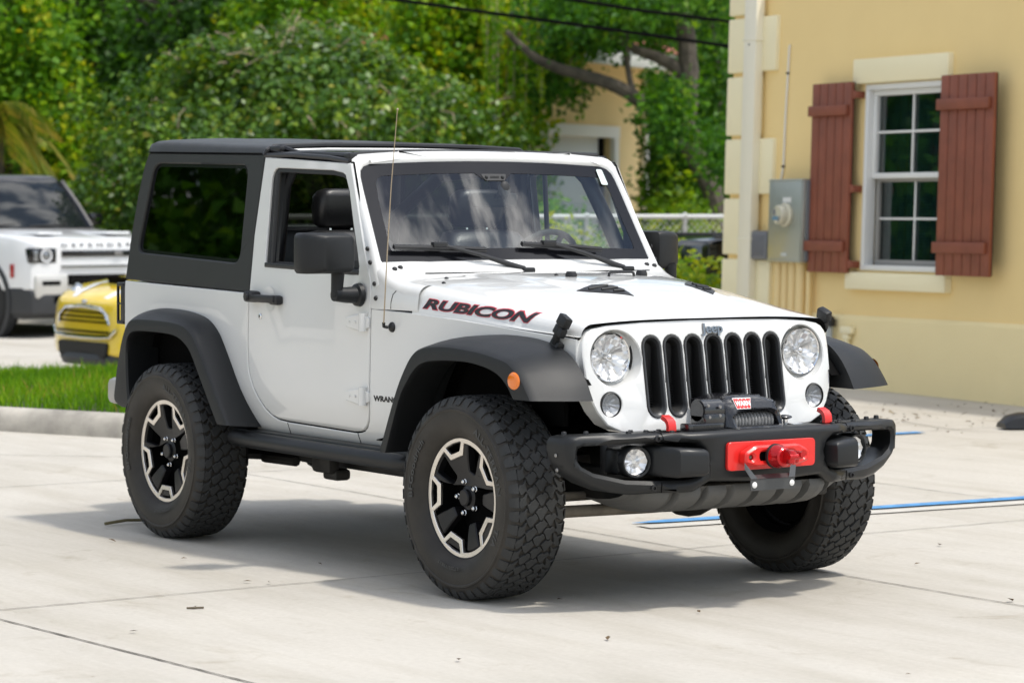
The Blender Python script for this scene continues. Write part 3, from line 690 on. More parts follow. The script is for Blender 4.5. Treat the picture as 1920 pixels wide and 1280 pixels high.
for s in (-1, 1):
    ff = flare(s, True); flare(s, False)
    mk = B(); mk.lathe([(.0001, .013), (.5, .012), (.85, .009), (1.0, .002), (1.06, -.004)], (0, 0, 0), (0, s, 0), 24, 0, xd=(1, 0, 0))
    mk.v = [(.370+x*.038, y*.45+s*.9005, .871+z*.032) for x, y, z in mk.v]
    mk.obj('side_marker_lamp', [AMB], ff)

# ---- lettering on the bonnet side and wing
for s in (-1, 1):
    bvh = BVHTree.FromPolygons([Vector(p) for p in HV], HF)
    def rf(off):
        def f(u, v, w):
            x = -.205+u if s < 0 else -.205-u; z = 1.1115+v-(x+.205)*.057
            q = bvh.ray_cast(Vector((x, s*2, z)), Vector((0, -s, 0)))[0]
            return (x, (q.y if q else s*hood_y(x, z))+s*(off+w), z)
        return f
    d1 = B(); d1.text('RUBICON', .1, rf(.0012), .0003, 0, .28, .0062, fit=(.668, .0455), cut=9); d1.obj('decal_outline', REDK, hood)
    d2 = B(); d2.text('RUBICON', .1, rf(.0022), .0003, 0, .28, .0035, fit=(.660, .0395), cut=9); d2.obj('decal_lettering', INK, hood)
    d3 = B(); d3.text('WRANGLER', .031, lambda u, v, w: ((-.735+u) if s < 0 else (-.735-u), s*(ysd(-.735+u, .727)+.0008+w), .727+v), .0004, 0, 0, .0012, 1.30, 1.02); d3.obj('wing_lettering', INK, body)

# ---- bonnet furniture
for s in (-1, 1):
    lb = B(); Mx = Matrix.Rotation(s*R(14), 3, 'X') @ Matrix.Rotation(R(24), 3, 'Y')
    lb.box((.352, s*.652, 1.090), (.060, .036, .046), 0, .008, Mx)
    lb.box((.330, s*.656, 1.052), (.060, .030, .040), 0, .007, Mx)
    lb.tube([(.345, s*.655, 1.085), (.322, s*.660, 1.045), (.300, s*.658, 1.005)], [.012, .014, .017], 8, 0)
    lb.box((.298, s*(ysd(.298, 1.0)+.014), .995), (.062, .034, .044), 0, .009, Mx)
    lb.obj('bonnet_latch', [FLARE], hood)
for y in (-.18, .18):
    rb = B(); rb.lathe([(.024, -.006), (.024, .010), (.019, .020), (.0001, .021)], (-.255, y, hood_z(-.255, y)), (0, 0, 1), 14, 0); rb.obj('rubber_buffer', [TRIM], hood)
fl = B(); zc = hood_z(-.22, .05); fl.tube([(-.22, -.015, zc+.000), (-.22, -.012, zc+.012), (-.22, .0, zc+.017), (-.22, .10, zc+.017), (-.22, .112, zc+.012), (-.22, .115, zc+.0)], .006, 8, 0); fl.obj('tie_down_loop', [TRIM], hood)
for x, y in ((-.33, -.20), (-.56, -.60), (-.66, -.52)):
    wn = B(); wn.ball((x, y, hood_z(x, y)+.001), (.010, .009, .007), 0, 10, 6); wn.obj('washer_nozzle', [TRIM], hood)
# wipers
def wiper(y0, y1, ya, yp):
    b = B(); P0 = Vector(wsf(y0, .066, .012)); P1 = Vector(wsf(y1, .040, .012))
    b.tube([P0, P0.lerp(P1, .5)+WN*.006, P1], .011, 8, 0, sq=.9); b.tube([P0-WT*.010, P1-WT*.010], .005, 6, 0)
    A = Vector(wsf(ya, .064, .022)); Pv = Vector((-.80, yp, 1.254))
    b.box(A, (.03, .07, .022), 0, .006); b.tube([A, A.lerp(Pv, .45)+WN*.010, Pv], [.007, .009, .013], 8, 0); b.box(Pv+Vector((.006, .012, -.004)), (.04, .06, .022), 0, .007)
    b.obj('windscreen_wiper', [TRIM], JEEP)
wiper(-.635, -.19, -.42, -.03); wiper(.005, .42, .14, .50)
an = B(); an.lathe([(.0001, .016), (.012, .014), (.020, .006), (.022, 0)], (-.726, -yb(-.726)+.001, 1.026), (0, -1, 0), 16, 0)
an.tube([(-.726, -.765, 1.026), (-.728, -.782, 1.030), (-.724, -.785, 1.045)], .007, 8, 0)
an.tube([(-.724, -.785, 1.04), (-.698, -.787, 1.30), (-.662, -.79, 1.60), (-.612, -.793, 1.91)], [.0032, .0026, .0022, .0018], 6, 1); an.ball((-.611, -.793, 1.912), .005, 1, 8, 6)
an.obj('aerial', [TRIM, mat('aerial_wire', (.42, .34, .24), .35, metal=.7)], JEEP)
# ---- front bumper
XBT = [(0, .795), (.25, .790), (.36, .780), (.41, .752), (.46, .722), (.60, .690), (.72, .652), (.80, .622), (.823, .606), (.84, .58)]
def xbm(y): return lerp(XBT, abs(y))
BO = sy([(-.05, .484), (-.275, .494), (-.345, .458), (-.40, .455), (-.47, .454), (-.58, .450), (-.66, .462), (-.735, .492), (-.790, .530), (-.815, .575), (-.824, .62), (-.823, .650), (-.812, .668), (-.79, .674), (-.60, .677), (-.40, .680), (-.1, .684)])
def hole(s): return [(s*a, b) for a, b in [(-.782, .610), (-.778, .628), (-.762, .637), (-.60, .643), (-.40, .646), (-.335, .642), (-.305, .622), (-.290, .585), (-.300, .545), (-.325, .515), (-.37, .502), (-.48, .498), (-.60, .506), (-.72, .535), (-.765, .560), (-.779, .580)]]
def bf(u, v, w): return (xbm(u)+w-.10*max(0, .56-v)**1.0*.8, u, v)
CUB = [s*k for s in (-1, 1) for k in (.1, .25, .36, .41, .46, .53, .60, .66, .72, .76, .80)]
b = B(); b.panel(BO, [hole(-1), hole(1)], bf, .125, .014, 0, CUB, [.56, .60, .64])
bumper = b.obj('front_bumper', [BUMP], JEEP, ang=46)
# winch tray on top and dark back wall with the crash beam
t = B(); t.box((.57, 0, .664), (.20, .86, .012), 0, .004); t.box((.50, 0, .57), (.05, 1.15, .12), 1, .01)
t.box((.54, 0, .60), (.18, .5, .10), 1)
t.obj('winch_tray', [BUMP, TRIM], bumper)
for s in (-1, 1):
    sm = B(); sm.tube([(xbm(.459)+.0015, s*.459, z) for z in (.648, .660)]+[(xbm(.459)-.012, s*.459, .6795), (xbm(.459)-.11, s*.459, .6795)], .0022, 5); sm.obj('bumper_seam', VOID, bumper)
    sm = B(); sm.tube([(bf(.459, z, 0)[0]+.0005, s*.459, z) for z in (.456, .47, .494)], .0022, 5); sm.obj('bumper_seam', VOID, bumper)
def bolt(prof, o, ax, n, m): bt = B(); bt.lathe(prof, o, ax, n, 0); bt.obj('bumper_bolt', [m], bumper)
for s in (-1, 1):
    for y, z in ((.482, .660), (.492, .474)): bolt([(.0001, .004), (.006, .004), (.007, .010), (.0115, .009), (.013, 0)], Vector((bf(y, z, 0)[0]-.002, s*y, z)), (1, 0, 0), 12, TRIM)
    for x, y in ((.70, .40), (.672, .455), (.63, .47), (.64, .56), (.63, .41), (.60, .52), (.56, .70), (.53, .78)):
        if x < xbm(y)-.02: bolt([(.0001, .007), (.008, .007), (.010, .004), (.011, -.006)], (x, s*y, .680), (0, 0, 1), 8, TRIM)
    for y, z in ((.823, .60), (.817, .545)): bolt([(.0001, .003), (.006, .003), (.008, 0)], (.54, s*(y+.001), z), (0, s, 0), 8, STEEL)
# fog lamps in their pods
for s in (-1, 1):
    p = B(); rows = []
    for y, xf, zt, zb, r in ((-.610, .610, .612, .530, .02), (-.60, .628, .622, .522, .02), (-.50, .640, .628, .516, .02), (-.482, .665, .630, .514, .022), (-.452, .785, .632, .513, .026), (-.440, .806, .632, .512, .028), (-.33, .826, .626, .514, .028), (-.318, .824, .622, .520, .026), (-.298, .77, .620, .530, .02)):
        rows.append([(x, s*y, z) for x, z in rpoly([(.56, zt), (xf, zt-.004), (xf+.004, zb+.004), (.56, zb)], [.0, r, r, 0], 4)])
    p.loft(rows, 0, cap0=True, cap1=True)
    o = Vector((.662, s*-.545, .572)); ax = Vector((.985, s*-.16, 0)).normalized()
    p.lathe([(.060, -.06), (.062, .010), (.058, .017), (.053, .016), (.051, .004), (.050, -.01)], o, ax, 28, 0)
    if False: p.loft([[o+ax*.02+Vector((0, 0, .062)), o+ax*.02+Vector((0, 0, -.060))], [(.745, s*-.52, .630), (.745, s*-.52, .514)]], 0)
    pod = p.obj('fog_lamp', [BUMP], JEEP, ang=40)
    q = B(); rows = []
    for r, d in ((.049, .003), (.04, -.004), (.026, -.009), (.008, -.011)):
        aa = ax.orthogonal().normalized(); bb_ = ax.cross(aa)
        rows.append([o+ax*(d+.004*math.sin(k*1.9+r*300))+(aa*math.cos(2*math.pi*k/26)+bb_*math.sin(2*math.pi*k/26))*r for k in range(26)])
    q.loft(rows, 0, closev=True, cap1=True); q.obj('reflector', [REFL], pod, ang=15)
    q = B(); q.lathe([(.0505, .004), (.04, .014), (.02, .020), (.0001, .022)], o, ax, 28, 0); q.obj('lens', [GLC], pod)
# recovery hooks
for s in (-1, 1):
    h = B(); pth = [(.680, .668), (.681, .698), (.677, .713), (.667, .723), (.652, .729), (.640, .733)]; rows = []
    for i, (x, z) in enumerate(pth):
        a = Vector((pth[min(i+1, 5)][0]-pth[max(i-1, 0)][0], pth[min(i+1, 5)][1]-pth[max(i-1, 0)][1])).normalized(); n = Vector((a.y, -a.x)); k = .0085
        rows.append([(x+n.x*du*k, s*(.388+dv), z+n.y*du*k) for du, dv in rpoly([(-1, -.018), (1, -.018), (1, .018), (-1, .018)], [.006]*4, 2)])
    h.loft(rows, 0, closev=True, cap0=True, cap1=True); h.obj('tow_hook', [RED], JEEP, ang=50)
    hs = B(); hs.box((.675, s*.388, .6815), (.045, .07, .003), 0); hs.obj('hook_slot', [VOID], bumper)
# winch
w = B()
WO = [(-.152, .678), (-.156, .745), (-.150, .785), (-.090, .803), (-.08, .806), (.026, .806), (.09, .790), (.104, .782), (.130, .738), (.150, .678)]
WH = rpoly([(-.106, .692), (-.110, .722), (-.085, .744), (-.04, .748), (.06, .748), (.098, .735), (.106, .692)], [.004, .012, .012, .01, .012, .012, .004], 3)
def wnf(u, v, w_):
    x = .745-(v-.68)*.42-.035*smoothstep(.10, .155, abs(u))
    return (x+w_, u, v+.0)
w.panel(WO, [WH], wnf, .17, .012, 0, [-.1, 0, .1], [.72, .755, .78])
w.box((.655, -.003, .80), (.05, .10, .014), 0, .004)
w.cyl((.66, -.245, .752), (.66, -.15, .752), .046, 20, 0); w.cyl((.66, -.25, .752), (.66, -.238, .752), .040, 20, 0)
w.box((.665, -.20, .715), (.10, .10, .06), 0, .012)
w.box((.70, -.255, .694), (.06, .17, .030), 0, .006)
for k in range(5): w.box((.7305, -.255, .686+k*.004), (.003, .13, .0016), 1)
w.box((.60, .02, .72), (.02, .25, .08), 1)
for y, z in ((-.235, .775), (-.228, .73), (-.178, .768), (-.178, .735)): w.lathe([(.0001, .006), (.006, .006), (.007, 0)], (.71, y, z), (1, 0, 0), 8, 2)
GLB = mat('gloss_black_casting', (.010, .010, .012), .22, coat=.7, rvar=.10, vscale=30)
winch = w.obj('winch', [GLB, TRIM, STEEL], JEEP, ang=36)
rp = B()
rp.cyl((.665, -.105, .70), (.665, .105, .70), .030, 16, 1)
for k in range(13):
    y = -.102+k*.0163; rp.tube([Vector((.665+.036*math.cos(a), y+.012*(a/math.pi)-.004, .70+.036*math.sin(a))) for a in np.linspace(-.9, 2.2, 9)], .0075, 7, 0)
rp.obj('rope', [ROPE, TRIM], winch)
pl = B()
def wlf(du, dv, off): return lambda u, v, w_: Vector(wnf(-.062+u, .775+v, w_))+Vector((.92, 0, .38))*off
pl.panel([(-.045, .022), (.045, .022), (.034, -.020), (-.034, -.020)], [], wlf(0, 0, .002), .002, .0005, 1)
pl.panel([(-.042, .0195), (.042, .0195), (.032, -.0175), (-.032, -.0175)], [], wlf(0, 0, .0030), .001, .0003, 0)
pl.text('WARN', .025, wlf(0, 0, .0036), .0004, 1, 0, .0012, .92, 1.0)
for y in (-.018, 0, .018):
    for z in (.0195, -.0175): pl.panel([(y-.003, z), (y+.003, z), (y, z*.72)], [], wlf(0, 0, .0034), .0003, 0, 1)
pl.obj('maker_plate', [RED, WLET], winch)
kn = B(); kn.cyl((.66, .19, .680), (.66, .19, .706), .010, 10, 1); kn.ball((.66, .19, .712), (.024, .030, .010), 0, 14, 6); kn.box((.655, .235, .684), (.06, .05, .006), 1, .002); kn.obj('clutch_lever', [GLB, CHR], winch)
# red fairlead plate, hawse, shackle block, grey bracket
fp = B(); fp.panel(rpoly([(-.212, .531), (.222, .534), (.222, .640), (-.212, .640)], .020, 4), [], lambda u, v, w_: (.804+w_, u, v), .014, .002, 0)
fairp = fp.obj('fairlead_plate', [RED], JEEP)
hf = B(); hx = [(-.158, .560), (-.158, .600), (-.105, .626), (.105, .626), (.158, .600), (.158, .560), (.10, .545), (-.10, .545)]
hf.panel(rpoly(hx, .012, 3), [[(a, c) for a, c in rpoly([(-.085, .566), (.085, .566), (.085, .602), (-.085, .602)], .018, 4)], circ(-.126, .582, .011, None, 14), circ(.126, .582, .011, None, 14)], lambda u, v, w_: (.846+w_, u, v), .040, .008, 0)
hf.box((.815, 0, .584), (.012, .17, .035), 1)
for y in (-.126, .126): hf.lathe([(.0001, .006), (.006, .006), (.009, .002), (.009, -.02)], (.828, y, .582), (1, 0, 0), 8, 2)
hf.obj('hawse_fairlead', [RED, VOID, RUST], fairp)
sk = B(); o = Vector((.845, -.018, .584)); ax = Vector((1, 0, 0))
sk.lathe([(.036, 0), (.047, .002), (.047, .014), (.040, .017)], o, ax, 28, 1)
sk.lathe([(.044, .010), (.045, .030), (.040, .040), (.036, .060), (.030, .066)], o, ax, 28, 0, cap1=True)
sk.box(o+Vector((.080, .006, .002)), (.055, .030, .056), 0, .012); sk.box(o+Vector((.075, .034, -.002)), (.045, .026, .040), 0, .010)
sk.cyl(o+Vector((.06, .045, .012)), o+Vector((.115, .045, .012)), .012, 12, 0); sk.cyl(o+Vector((.10, -.012, .004)), o+Vector((.10, .05, .004)), .011, 12, 0)
sk.obj('shackle_block', [REDA, TRIM], fairp, ang=32)
br = B(); GRB = mat('grey_bracket', (.075, .078, .08), .4, metal=.3)
br.panel(rpoly([(-.150, .458), (.068, .458), (.068, .502), (-.150, .502)], .004, 2), [], lambda u, v, w_: (.866+w_, u, v), .004, .001, 0)
br.loft([[(.84, -.160, .565), (.84, -.160, .540)], [(.868, -.118, .503), (.868, -.150, .503)]], 0); br.loft([[(.845, .062, .545), (.845, .090, .545)], [(.866, .038, .503), (.866, .068, .503)]], 0)
br.loft([[(.868, -.15, .502), (.868, .068, .502)], [(.838, -.13, .515), (.838, .06, .515)]], 0)
for y in (-.132, .052): br.lathe([(.0001, .004), (.008, .003), (.012, .001), (.012, 0)], (.867, y, .480), (1, 0, 0), 12, 1)
br.obj('plate_bracket', [GRB, WLET], fairp)
# skid plate under the bumper
sp = B(); rows = []
ny = 241
for i in range(ny):
    y = -.56+1.04*i/(ny-1); e = smoothstep(.56, .36, abs(y+.04)); rib = .034*smoothstep(.34, .40, abs(((y+5.02)/.125) % 1-.5))
    prof = [(.735, .472), (.742, .450), (.728, .425), (.695, .398), (.64, .375), (.56, .360), (.45, .36)]
    rows.append([(x-.05*(1-e)-rib*(1 if 0 < k < 6 else 0)-.26*max(0, abs(y)-.3), y, (z+(.47-z)*(1-e)*.55)) for k, (x, z) in enumerate(prof)])
sp.loft(rows, 0); sp.obj('skid_plate', [SKID], JEEP, ang=50)

# ---- wheels (one built, three copied)
WRAD = .3975
def cyl_pt(t, w_, r):   # t along the circumference in metres at r=.397
    a = t/.397; return Vector((r*math.sin(a), -w_, r*math.cos(a)))
def warp(t, w_):
    p_ = 2*math.pi*.397/46
    return (t+.0065*math.sin(w_*140+1.3)+.002*math.sin(t*310), w_+.0042*math.sin(2*math.pi*t/p_*1.0+w_*60)+.0015*math.sin(t*520+w_*90))
wheel = None
def build_wheel(parent):
    c = Vector((0, 0, 0)); r_ = B()
    NP = 46; pit = 2*math.pi*.397/NP
    tb = B()
    prof = [(.232, .092), (.240, .104), (.252, .116), (.270, .126), (.292, .133), (.315, .1355), (.336, .134), (.340, .1365), (.346, .1365), (.350, .131), (.366, .125), (.378, .117), (.3865, .106), (.388, .06), (.388, 0)]
    full = prof+[(r, -h) for r, h in prof[::-1][1:]]
    tb.lathe([(r, h) for r, h in full], c, (0, -1, 0), 96, 0)
    rngl = random.Random(3)
    def block(poly, top, dep, ins=.0048):
        cx_ = sum(p[0] for p in poly)/len(poly); cw_ = sum(p[1] for p in poly)/len(poly)
        pp = []
        for i in range(len(poly)):
            a = poly[i]; b_ = poly[(i+1) % len(poly)]
            for k in range(2): pp.append((a[0]+(b_[0]-a[0])*k/2, a[1]+(b_[1]-a[1])*k/2))
        pp = offp(pp, ins); wp = [warp(*p) for p in pp]; crown = lambda q: top-.0035*(q[1]/.11)**4
        ch = offp(wp, .0012)
        n = len(wp); V = [cyl_pt(*q, crown(q)) for q in ch]+[cyl_pt(*q, crown(q)-.0012) for q in wp]+[cyl_pt(*q, dep) for q in offp(wp, -.0012)]
        F = [tuple(range(n))]+[(i, (i+1) % n, n+(i+1) % n, n+i) for i in range(n)]+[(n+i, n+(i+1) % n, 2*n+(i+1) % n, 2*n+i) for i in range(n)]
        tb.add(V, F, 2)
    for row, wc in ((-1, -.043), (0, 0), (1, .043)):
        for k in range(NP):
            t0 = (k+(.5 if row else 0))*pit
            h = [(pit/2, -.0135), (pit/2, .0135), (0, .0295), (-pit/2, .0135), (-pit/2, -.0135), (0, -.0295)]
            block([(t0+a+.10*b_, wc+b_) for a, b_ in h], WRAD, .386)
    for sd in (-1, 1):
        for k in range(NP):
            t0 = k*pit; long_ = k % 2
            P4 = [(-pit/2, .0565), (0, .0725), (pit/2, .0565), (pit/2*.92, .085), (pit/2*.86, .107), (-pit/2*.86, .107), (-pit/2*.92, .085)]
            block([(t0+a+(.10*b_ if True else 0)*1, sd*b_) for a, b_ in P4][::sd], WRAD-.0005, .384)
            # shoulder lug running down on to the sidewall
            ln = .026 if long_ else .014; hw = pit/2*.74
            out = []
            for q, (r, h) in enumerate(((.3935, .1065), (.387, .1165), (.378-ln*.3, .1255), (.378-ln, .1315-(.002 if long_ else 0)))):
                kk = (1, 1, .93, .72)[q]
                out.append([Vector((r*math.sin(a), -sd*h, r*math.cos(a))) for a in ((t0+sd*.0107*0+.0105-hw*kk)/.397, (t0+.0105+hw*kk)/.397)])
            inn = [[v+Vector((0, sd*.012, 0))+Vector((-v.x, 0, -v.z)).normalized()*.006 for v in rw] for rw in out]
            rows = [[i_[0], o_[0], o_[1], i_[1]] for o_, i_ in zip(out, inn)]
            tb.loft(rows, 2, cap1=True)
    def side_text(txt, r0, a0, size, sp=1.15):
        def f(u, v, w_):
            a = a0-u/r0; rr = r0+v; h = .1355+.0 + (.0 if rr < .325 else -.0015); return Vector((rr*math.cos(a), -(h+.0010+w_*.6), rr*math.sin(a)))
        tb.text(txt, size, f, .0012, 1, 0, .0008, 1.25, sp)
    side_text('ALL-TERRAIN', .302, R(35), .036); side_text('T/A', .302, R(-25), .036); side_text('BFGoodrich', .300, R(160), .036); side_text('LT255/75R17', .272, R(262), .018)
    LET = mat('tyre_lettering', (.055, .055, .053), .6)
    # rim: black spoke disc is the wheel mesh itself
    def fdisc(r): return .068+.020*smoothstep(.06, .20, r)-.012*smoothstep(.05, .035, r)*0
    def fd(u, v, w_): return Vector((u, -(fdisc(math.hypot(u, v))+w_), v))
    def loc(phi, a, b_): return (a*math.cos(phi)-b_*math.sin(phi), a*math.sin(phi)+b_*math.cos(phi))
    wins = []; pks = []
    for k in range(5):
        ph = R(180+72*k); pw = ph+R(36)
        wins.append(rpoly([loc(pw, .102, -.021), loc(pw, .2035, -.043), loc(pw, .207, 0), loc(pw, .2035, .043), loc(pw, .102, .021)], [.008, .008, 0, .008, .008], 3))
        pks.append(rpoly([loc(ph, .180, -.031), loc(ph, .212, -.056), loc(ph, .217, 0), loc(ph, .212, .056), loc(ph, .180, .031)], [.006, .006, 0, .006, .006], 3))
    rb = B(); rb.panel(circ(0, 0, .2165, None, 60), wins+[offp(p, -.002) for p in pks], fd, .034, .0045, 0, [-.15, -.1, -.05, 0, .05, .1, .15], [-.15, -.1, -.05, 0, .05, .1, .15])
    rb.lathe([(.2165, .085), (.216, .06), (.208, .02), (.205, -.06), (.222, -.085), (.232, -.095)], c, (0, -1, 0), 60, 1)  # barrel and brake disc coloured black as shade behind the spokes
    rb.lathe([(.0001, .092), (.028, .092), (.033, .088), (.034, .074), (.048, .068)], c, (0, -1, 0), 30, 0)
    rb.lathe([(.0001, -.005), (.165, -.005), (.168, -.012), (.168, -.028), (.0001, -.03)], c, (0, -1, 0), 40, 1)
    rb.lathe([(.20, -.015), (.19, -.03), (.10, -.05), (.05, -.09)], c, (0, -1, 0), 30, 1)
    wh = rb.obj('wheel', [RIMB, VOID], parent, org=(0, 0, 0), ang=32)
    ty = tb.obj('tyre', [RUB, LET, TREAD], wh, org=(0, 0, 0), ang=30)
    sv = B(); star = []
    for k in range(5):
        ph = R(180+72*k)
        star += [loc(ph, .159, -.041), loc(ph, .159, .041), loc(ph, .200, .069)]
        for a in np.linspace(ph+R(19.5), ph+R(72-19.5), 7): star.append((.2125*math.cos(a), .2125*math.sin(a)))
        star.append(loc(ph+R(72), .200, -.069))
    sv.panel(circ(0, 0, .2335, None, 72), [star]+pks, lambda u, v, w_: fd(u, v, w_+.0055+.004*smoothstep(.20, .225, math.hypot(u, v))), .012, .002, 0)
    sv.lathe([(.2325, .0925), (.2365, .094), (.2385, .098), (.2365, .101), (.2330, .0985)], c, (0, -1, 0), 72, 1)
    sv.obj('machined_rim', [RIMS, RIMB], wh, org=(0, 0, 0), ang=30)
    for k in range(5):
        a = R(180+72*k); o = Vector((.0635*math.cos(a), -.068, .0635*math.sin(a))); nb = B()
        nb.lathe([(.0115, -.012), (.0115, .002), (.009, .004), (.009, .013), (.006, .016), (.0001, .017)], o, (0, -1, 0), 6, 0, cap1=True); nb.obj('wheel_nut', [CHR], wh, org=(0, 0, 0), ang=20)
    return wh
wheel = build_wheel(JEEP)
HZ = .3965
def setw(o, x, y, rot, roll):
    o.location = Vector((x, y, HZ))-ORG[JEEP.name]; o.rotation_euler = (0, roll, rot)
setw(wheel, 0, -.786, R(.8), 0)
w2 = copy_part(wheel, JEEP); setw(w2, -2.424, -.786, 0, R(-17))
w3 = copy_part(wheel, JEEP); setw(w3, 0, .786, R(180+.8), R(20))
w4 = copy_part(wheel, JEEP); setw(w4, -2.424, .786, R(180), R(40))
sp_ = copy_part(wheel, JEEP); sp_.location = Vector((-3.26, .06, 1.02))-ORG[JEEP.name]; sp_.rotation_euler = (0, 0, R(-90))

# ---- hardtop, rear half with the passenger roof panel lifted out
HT = [(-1.867, 1.134), (-1.8695, 1.387), (-1.840, 1.735), (-1.842, 1.742), (-2.926, 1.757), (-2.962, 1.70), (-3.000, 1.56), (-3.032, 1.36), (-3.048, 1.158)]
hb = B()
for s in (-1, 1):
    hb.panel(HT, [QWIN], sidefn(s), .03, .006, 0, [-2.8, -2.4, -2.0], [1.3, 1.5, 1.7])
def roof_row(x, dz=0.0, ymin=None):
    zt = 1.738+(-1.84-x)*.0175; t = smoothstep(-1.84, -2.9, x)
    half = [(.700, zt+.002), (.697, zt+.010), (.693, zt+.022+.008*t), (.683, zt+.032+.012*t), (.660, zt+.041+.012*t), (.60, zt+.048+.012*t), (.45, zt+.056+.012*t), (.30, zt+.061+.012*t), (.29, zt+.057+.012*t), (.15, zt+.061+.012*t), (.0, zt+.063+.012*t)]
    return [(x, -y, z+dz) for y, z in half]+[(x, y, z+dz) for y, z in half[::-1][1:]]
rr = [roof_row(x) for x in (-1.842, -1.85, -2.1, -2.5, -2.80, -2.90)]
last = [(-2.930, y*.997, z-.006) for _, y, z in roof_row(-2.92)]; hb.loft(rr+[last, [(-2.945, y*.99, z-.03) for _, y, z in roof_row(-2.92)]], 0)
hb.loft([[(-1.842, y, z) for _, y, z in roof_row(-1.842)], [(-1.842, y*.97, z-.03) for _, y, z in roof_row(-1.842)], [(-2.9, y*.97, z-.03) for _, y, z in roof_row(-2.9)]], 1)
hb.panel(rpoly([(-.69, 1.16), (.69, 1.16), (.655, 1.74), (-.655, 1.74)], .03), [rpoly([(-.58, 1.26), (.58, 1.26), (.55, 1.66), (-.55, 1.66)], .05)], lambda u, v, w_: (-3.046+(v-1.16)*.165-w_, u, v), .03, .005, 0)
hard = hb.obj('hardtop', [TOPM, TRIM], JEEP, ang=40)
for s in (-1, 1):
    g = B(); g.panel(offp(QWIN, .004), [], lambda u, v, w_: (u, s*(ysd(u, v)-.014+w_), v), 0, 0, 0); g.obj('quarter_glass', [GLT], hard)
    e = B(); e.panel(offp(QWIN, -.001), [offp(QWIN, .016)], lambda u, v, w_: (u, s*(ysd(u, v)-.013+w_), v), 0, 0, 0); e.obj('glass_border', [FRIT], hard)
g = B(); g.panel(rpoly([(-.585, 1.255), (.585, 1.255), (.555, 1.665), (-.555, 1.665)], .05), [], lambda u, v, w_: (-3.040+(v-1.16)*.165, u, v), 0, 0, 0); g.obj('rear_glass', [GLT], hard)
gr = B()
for s in (-1, 1): gr.tube([(x, s*.7005, 1.744+(-1.84-x)*.0135) for x in (-1.845, -2.4, -2.925)], .0025, 5)
gr.obj('roof_seam', VOID, hard)
es = B(); es.tube([(-1.812, -.615, 1.748), (-1.806, -.57, 1.759), (-1.80, -.40, 1.765), (-1.80, 0, 1.768), (-1.80, .60, 1.763)], .0085, 6, 0)
es.obj('sunlit_edge_strip', [mat('painted_sunlit_edge', (.70, .70, .68), .35)], hard)  # pale colour paints the sunlight caught on the roof's front edge
# weather seals and drip channel around the open passenger half
ws_ = B()
for s in (-1, 1): ws_.tube([(-1.842, s*.70, 1.735), (-1.835, s*.690, 1.757), (-1.832, s*.66, 1.772), (-1.830, s*.4, 1.784), (-1.830, 0, 1.788)], [.010, .013, .014, .013, .012], 8, 0)
ws_.tube([(-1.80, -.66, 1.738), (-1.79, -.61, 1.735), (-1.79, -.3, 1.738), (-1.79, .6, 1.738)], .018, 8, 0)
for s in (-1, 1):
    ws_.tube([(-1.842, s*.692, 1.736), (-1.6, s*.693, 1.736), (-1.3, s*.694, 1.722), (-1.135, s*.694, 1.706)], .011, 8, 0)
    ws_.tube([(-1.80, s*.665, 1.735), (-1.5, s*.665, 1.740), (-1.16, s*.66, 1.728)], .014, 8, 0)
ws_.tube([(-1.165, -.66, 1.735), (-1.168, -.4, 1.748), (-1.168, 0, 1.752), (-1.168, .62, 1.745)], .012, 8, 0)
ws_.tube([(-1.83, -.655, 1.768), (-1.80, -.635, 1.772), (-1.74, -.61, 1.752), (-1.66, -.60, 1.738), (-1.50, -.60, 1.735)], [.012, .015, .013, .012, .010], 8, 0); ws_.tube([(-1.835, -.675, 1.765), (-1.79, -.672, 1.758), (-1.73, -.668, 1.742), (-1.62, -.668, 1.738)], [.010, .012, .010, .008], 8, 0); ws_.box((-1.79, -.668, 1.765), (.10, .03, .026), 0, .008); ws_.box((-1.165, -.672, 1.725), (.05, .04, .035), 0, .008)
ws_.obj('roof_seal', [TRIM], JEEP)

# ---- cabin
rb = B()
for s in (-1, 1):
    rb.tube([(-1.90, s*.62, .8), (-1.90, s*.61, 1.2), (-1.885, s*.575, 1.60), (-1.87, s*.54, 1.690), (-1.80, s*.52, 1.715), (-1.4, s*.53, 1.715), (-1.24, s*.55, 1.700), (-1.19, s*.585, 1.64), (-1.09, s*.625, 1.45), (-1.0, s*.645, 1.28)], .034, 10, 0)
    rb.tube([(-1.88, s*.54, 1.68), (-2.3, s*.54, 1.66), (-2.75, s*.56, 1.45), (-2.85, s*.58, 1.1)], .034, 10, 0)
rb.tube([(-1.885, -.56, 1.69), (-1.885, .56, 1.69)], .034, 10, 0); rb.tube([(-1.86, -.04, 1.71), (-1.5, -.04, 1.725), (-1.18, -.04, 1.722)], .030, 8, 0)
rb.tube([(-1.19, -.56, 1.698), (-1.19, .56, 1.698)], .026, 8, 0)
rb.obj('roll_bar', [TRIM], JEEP)
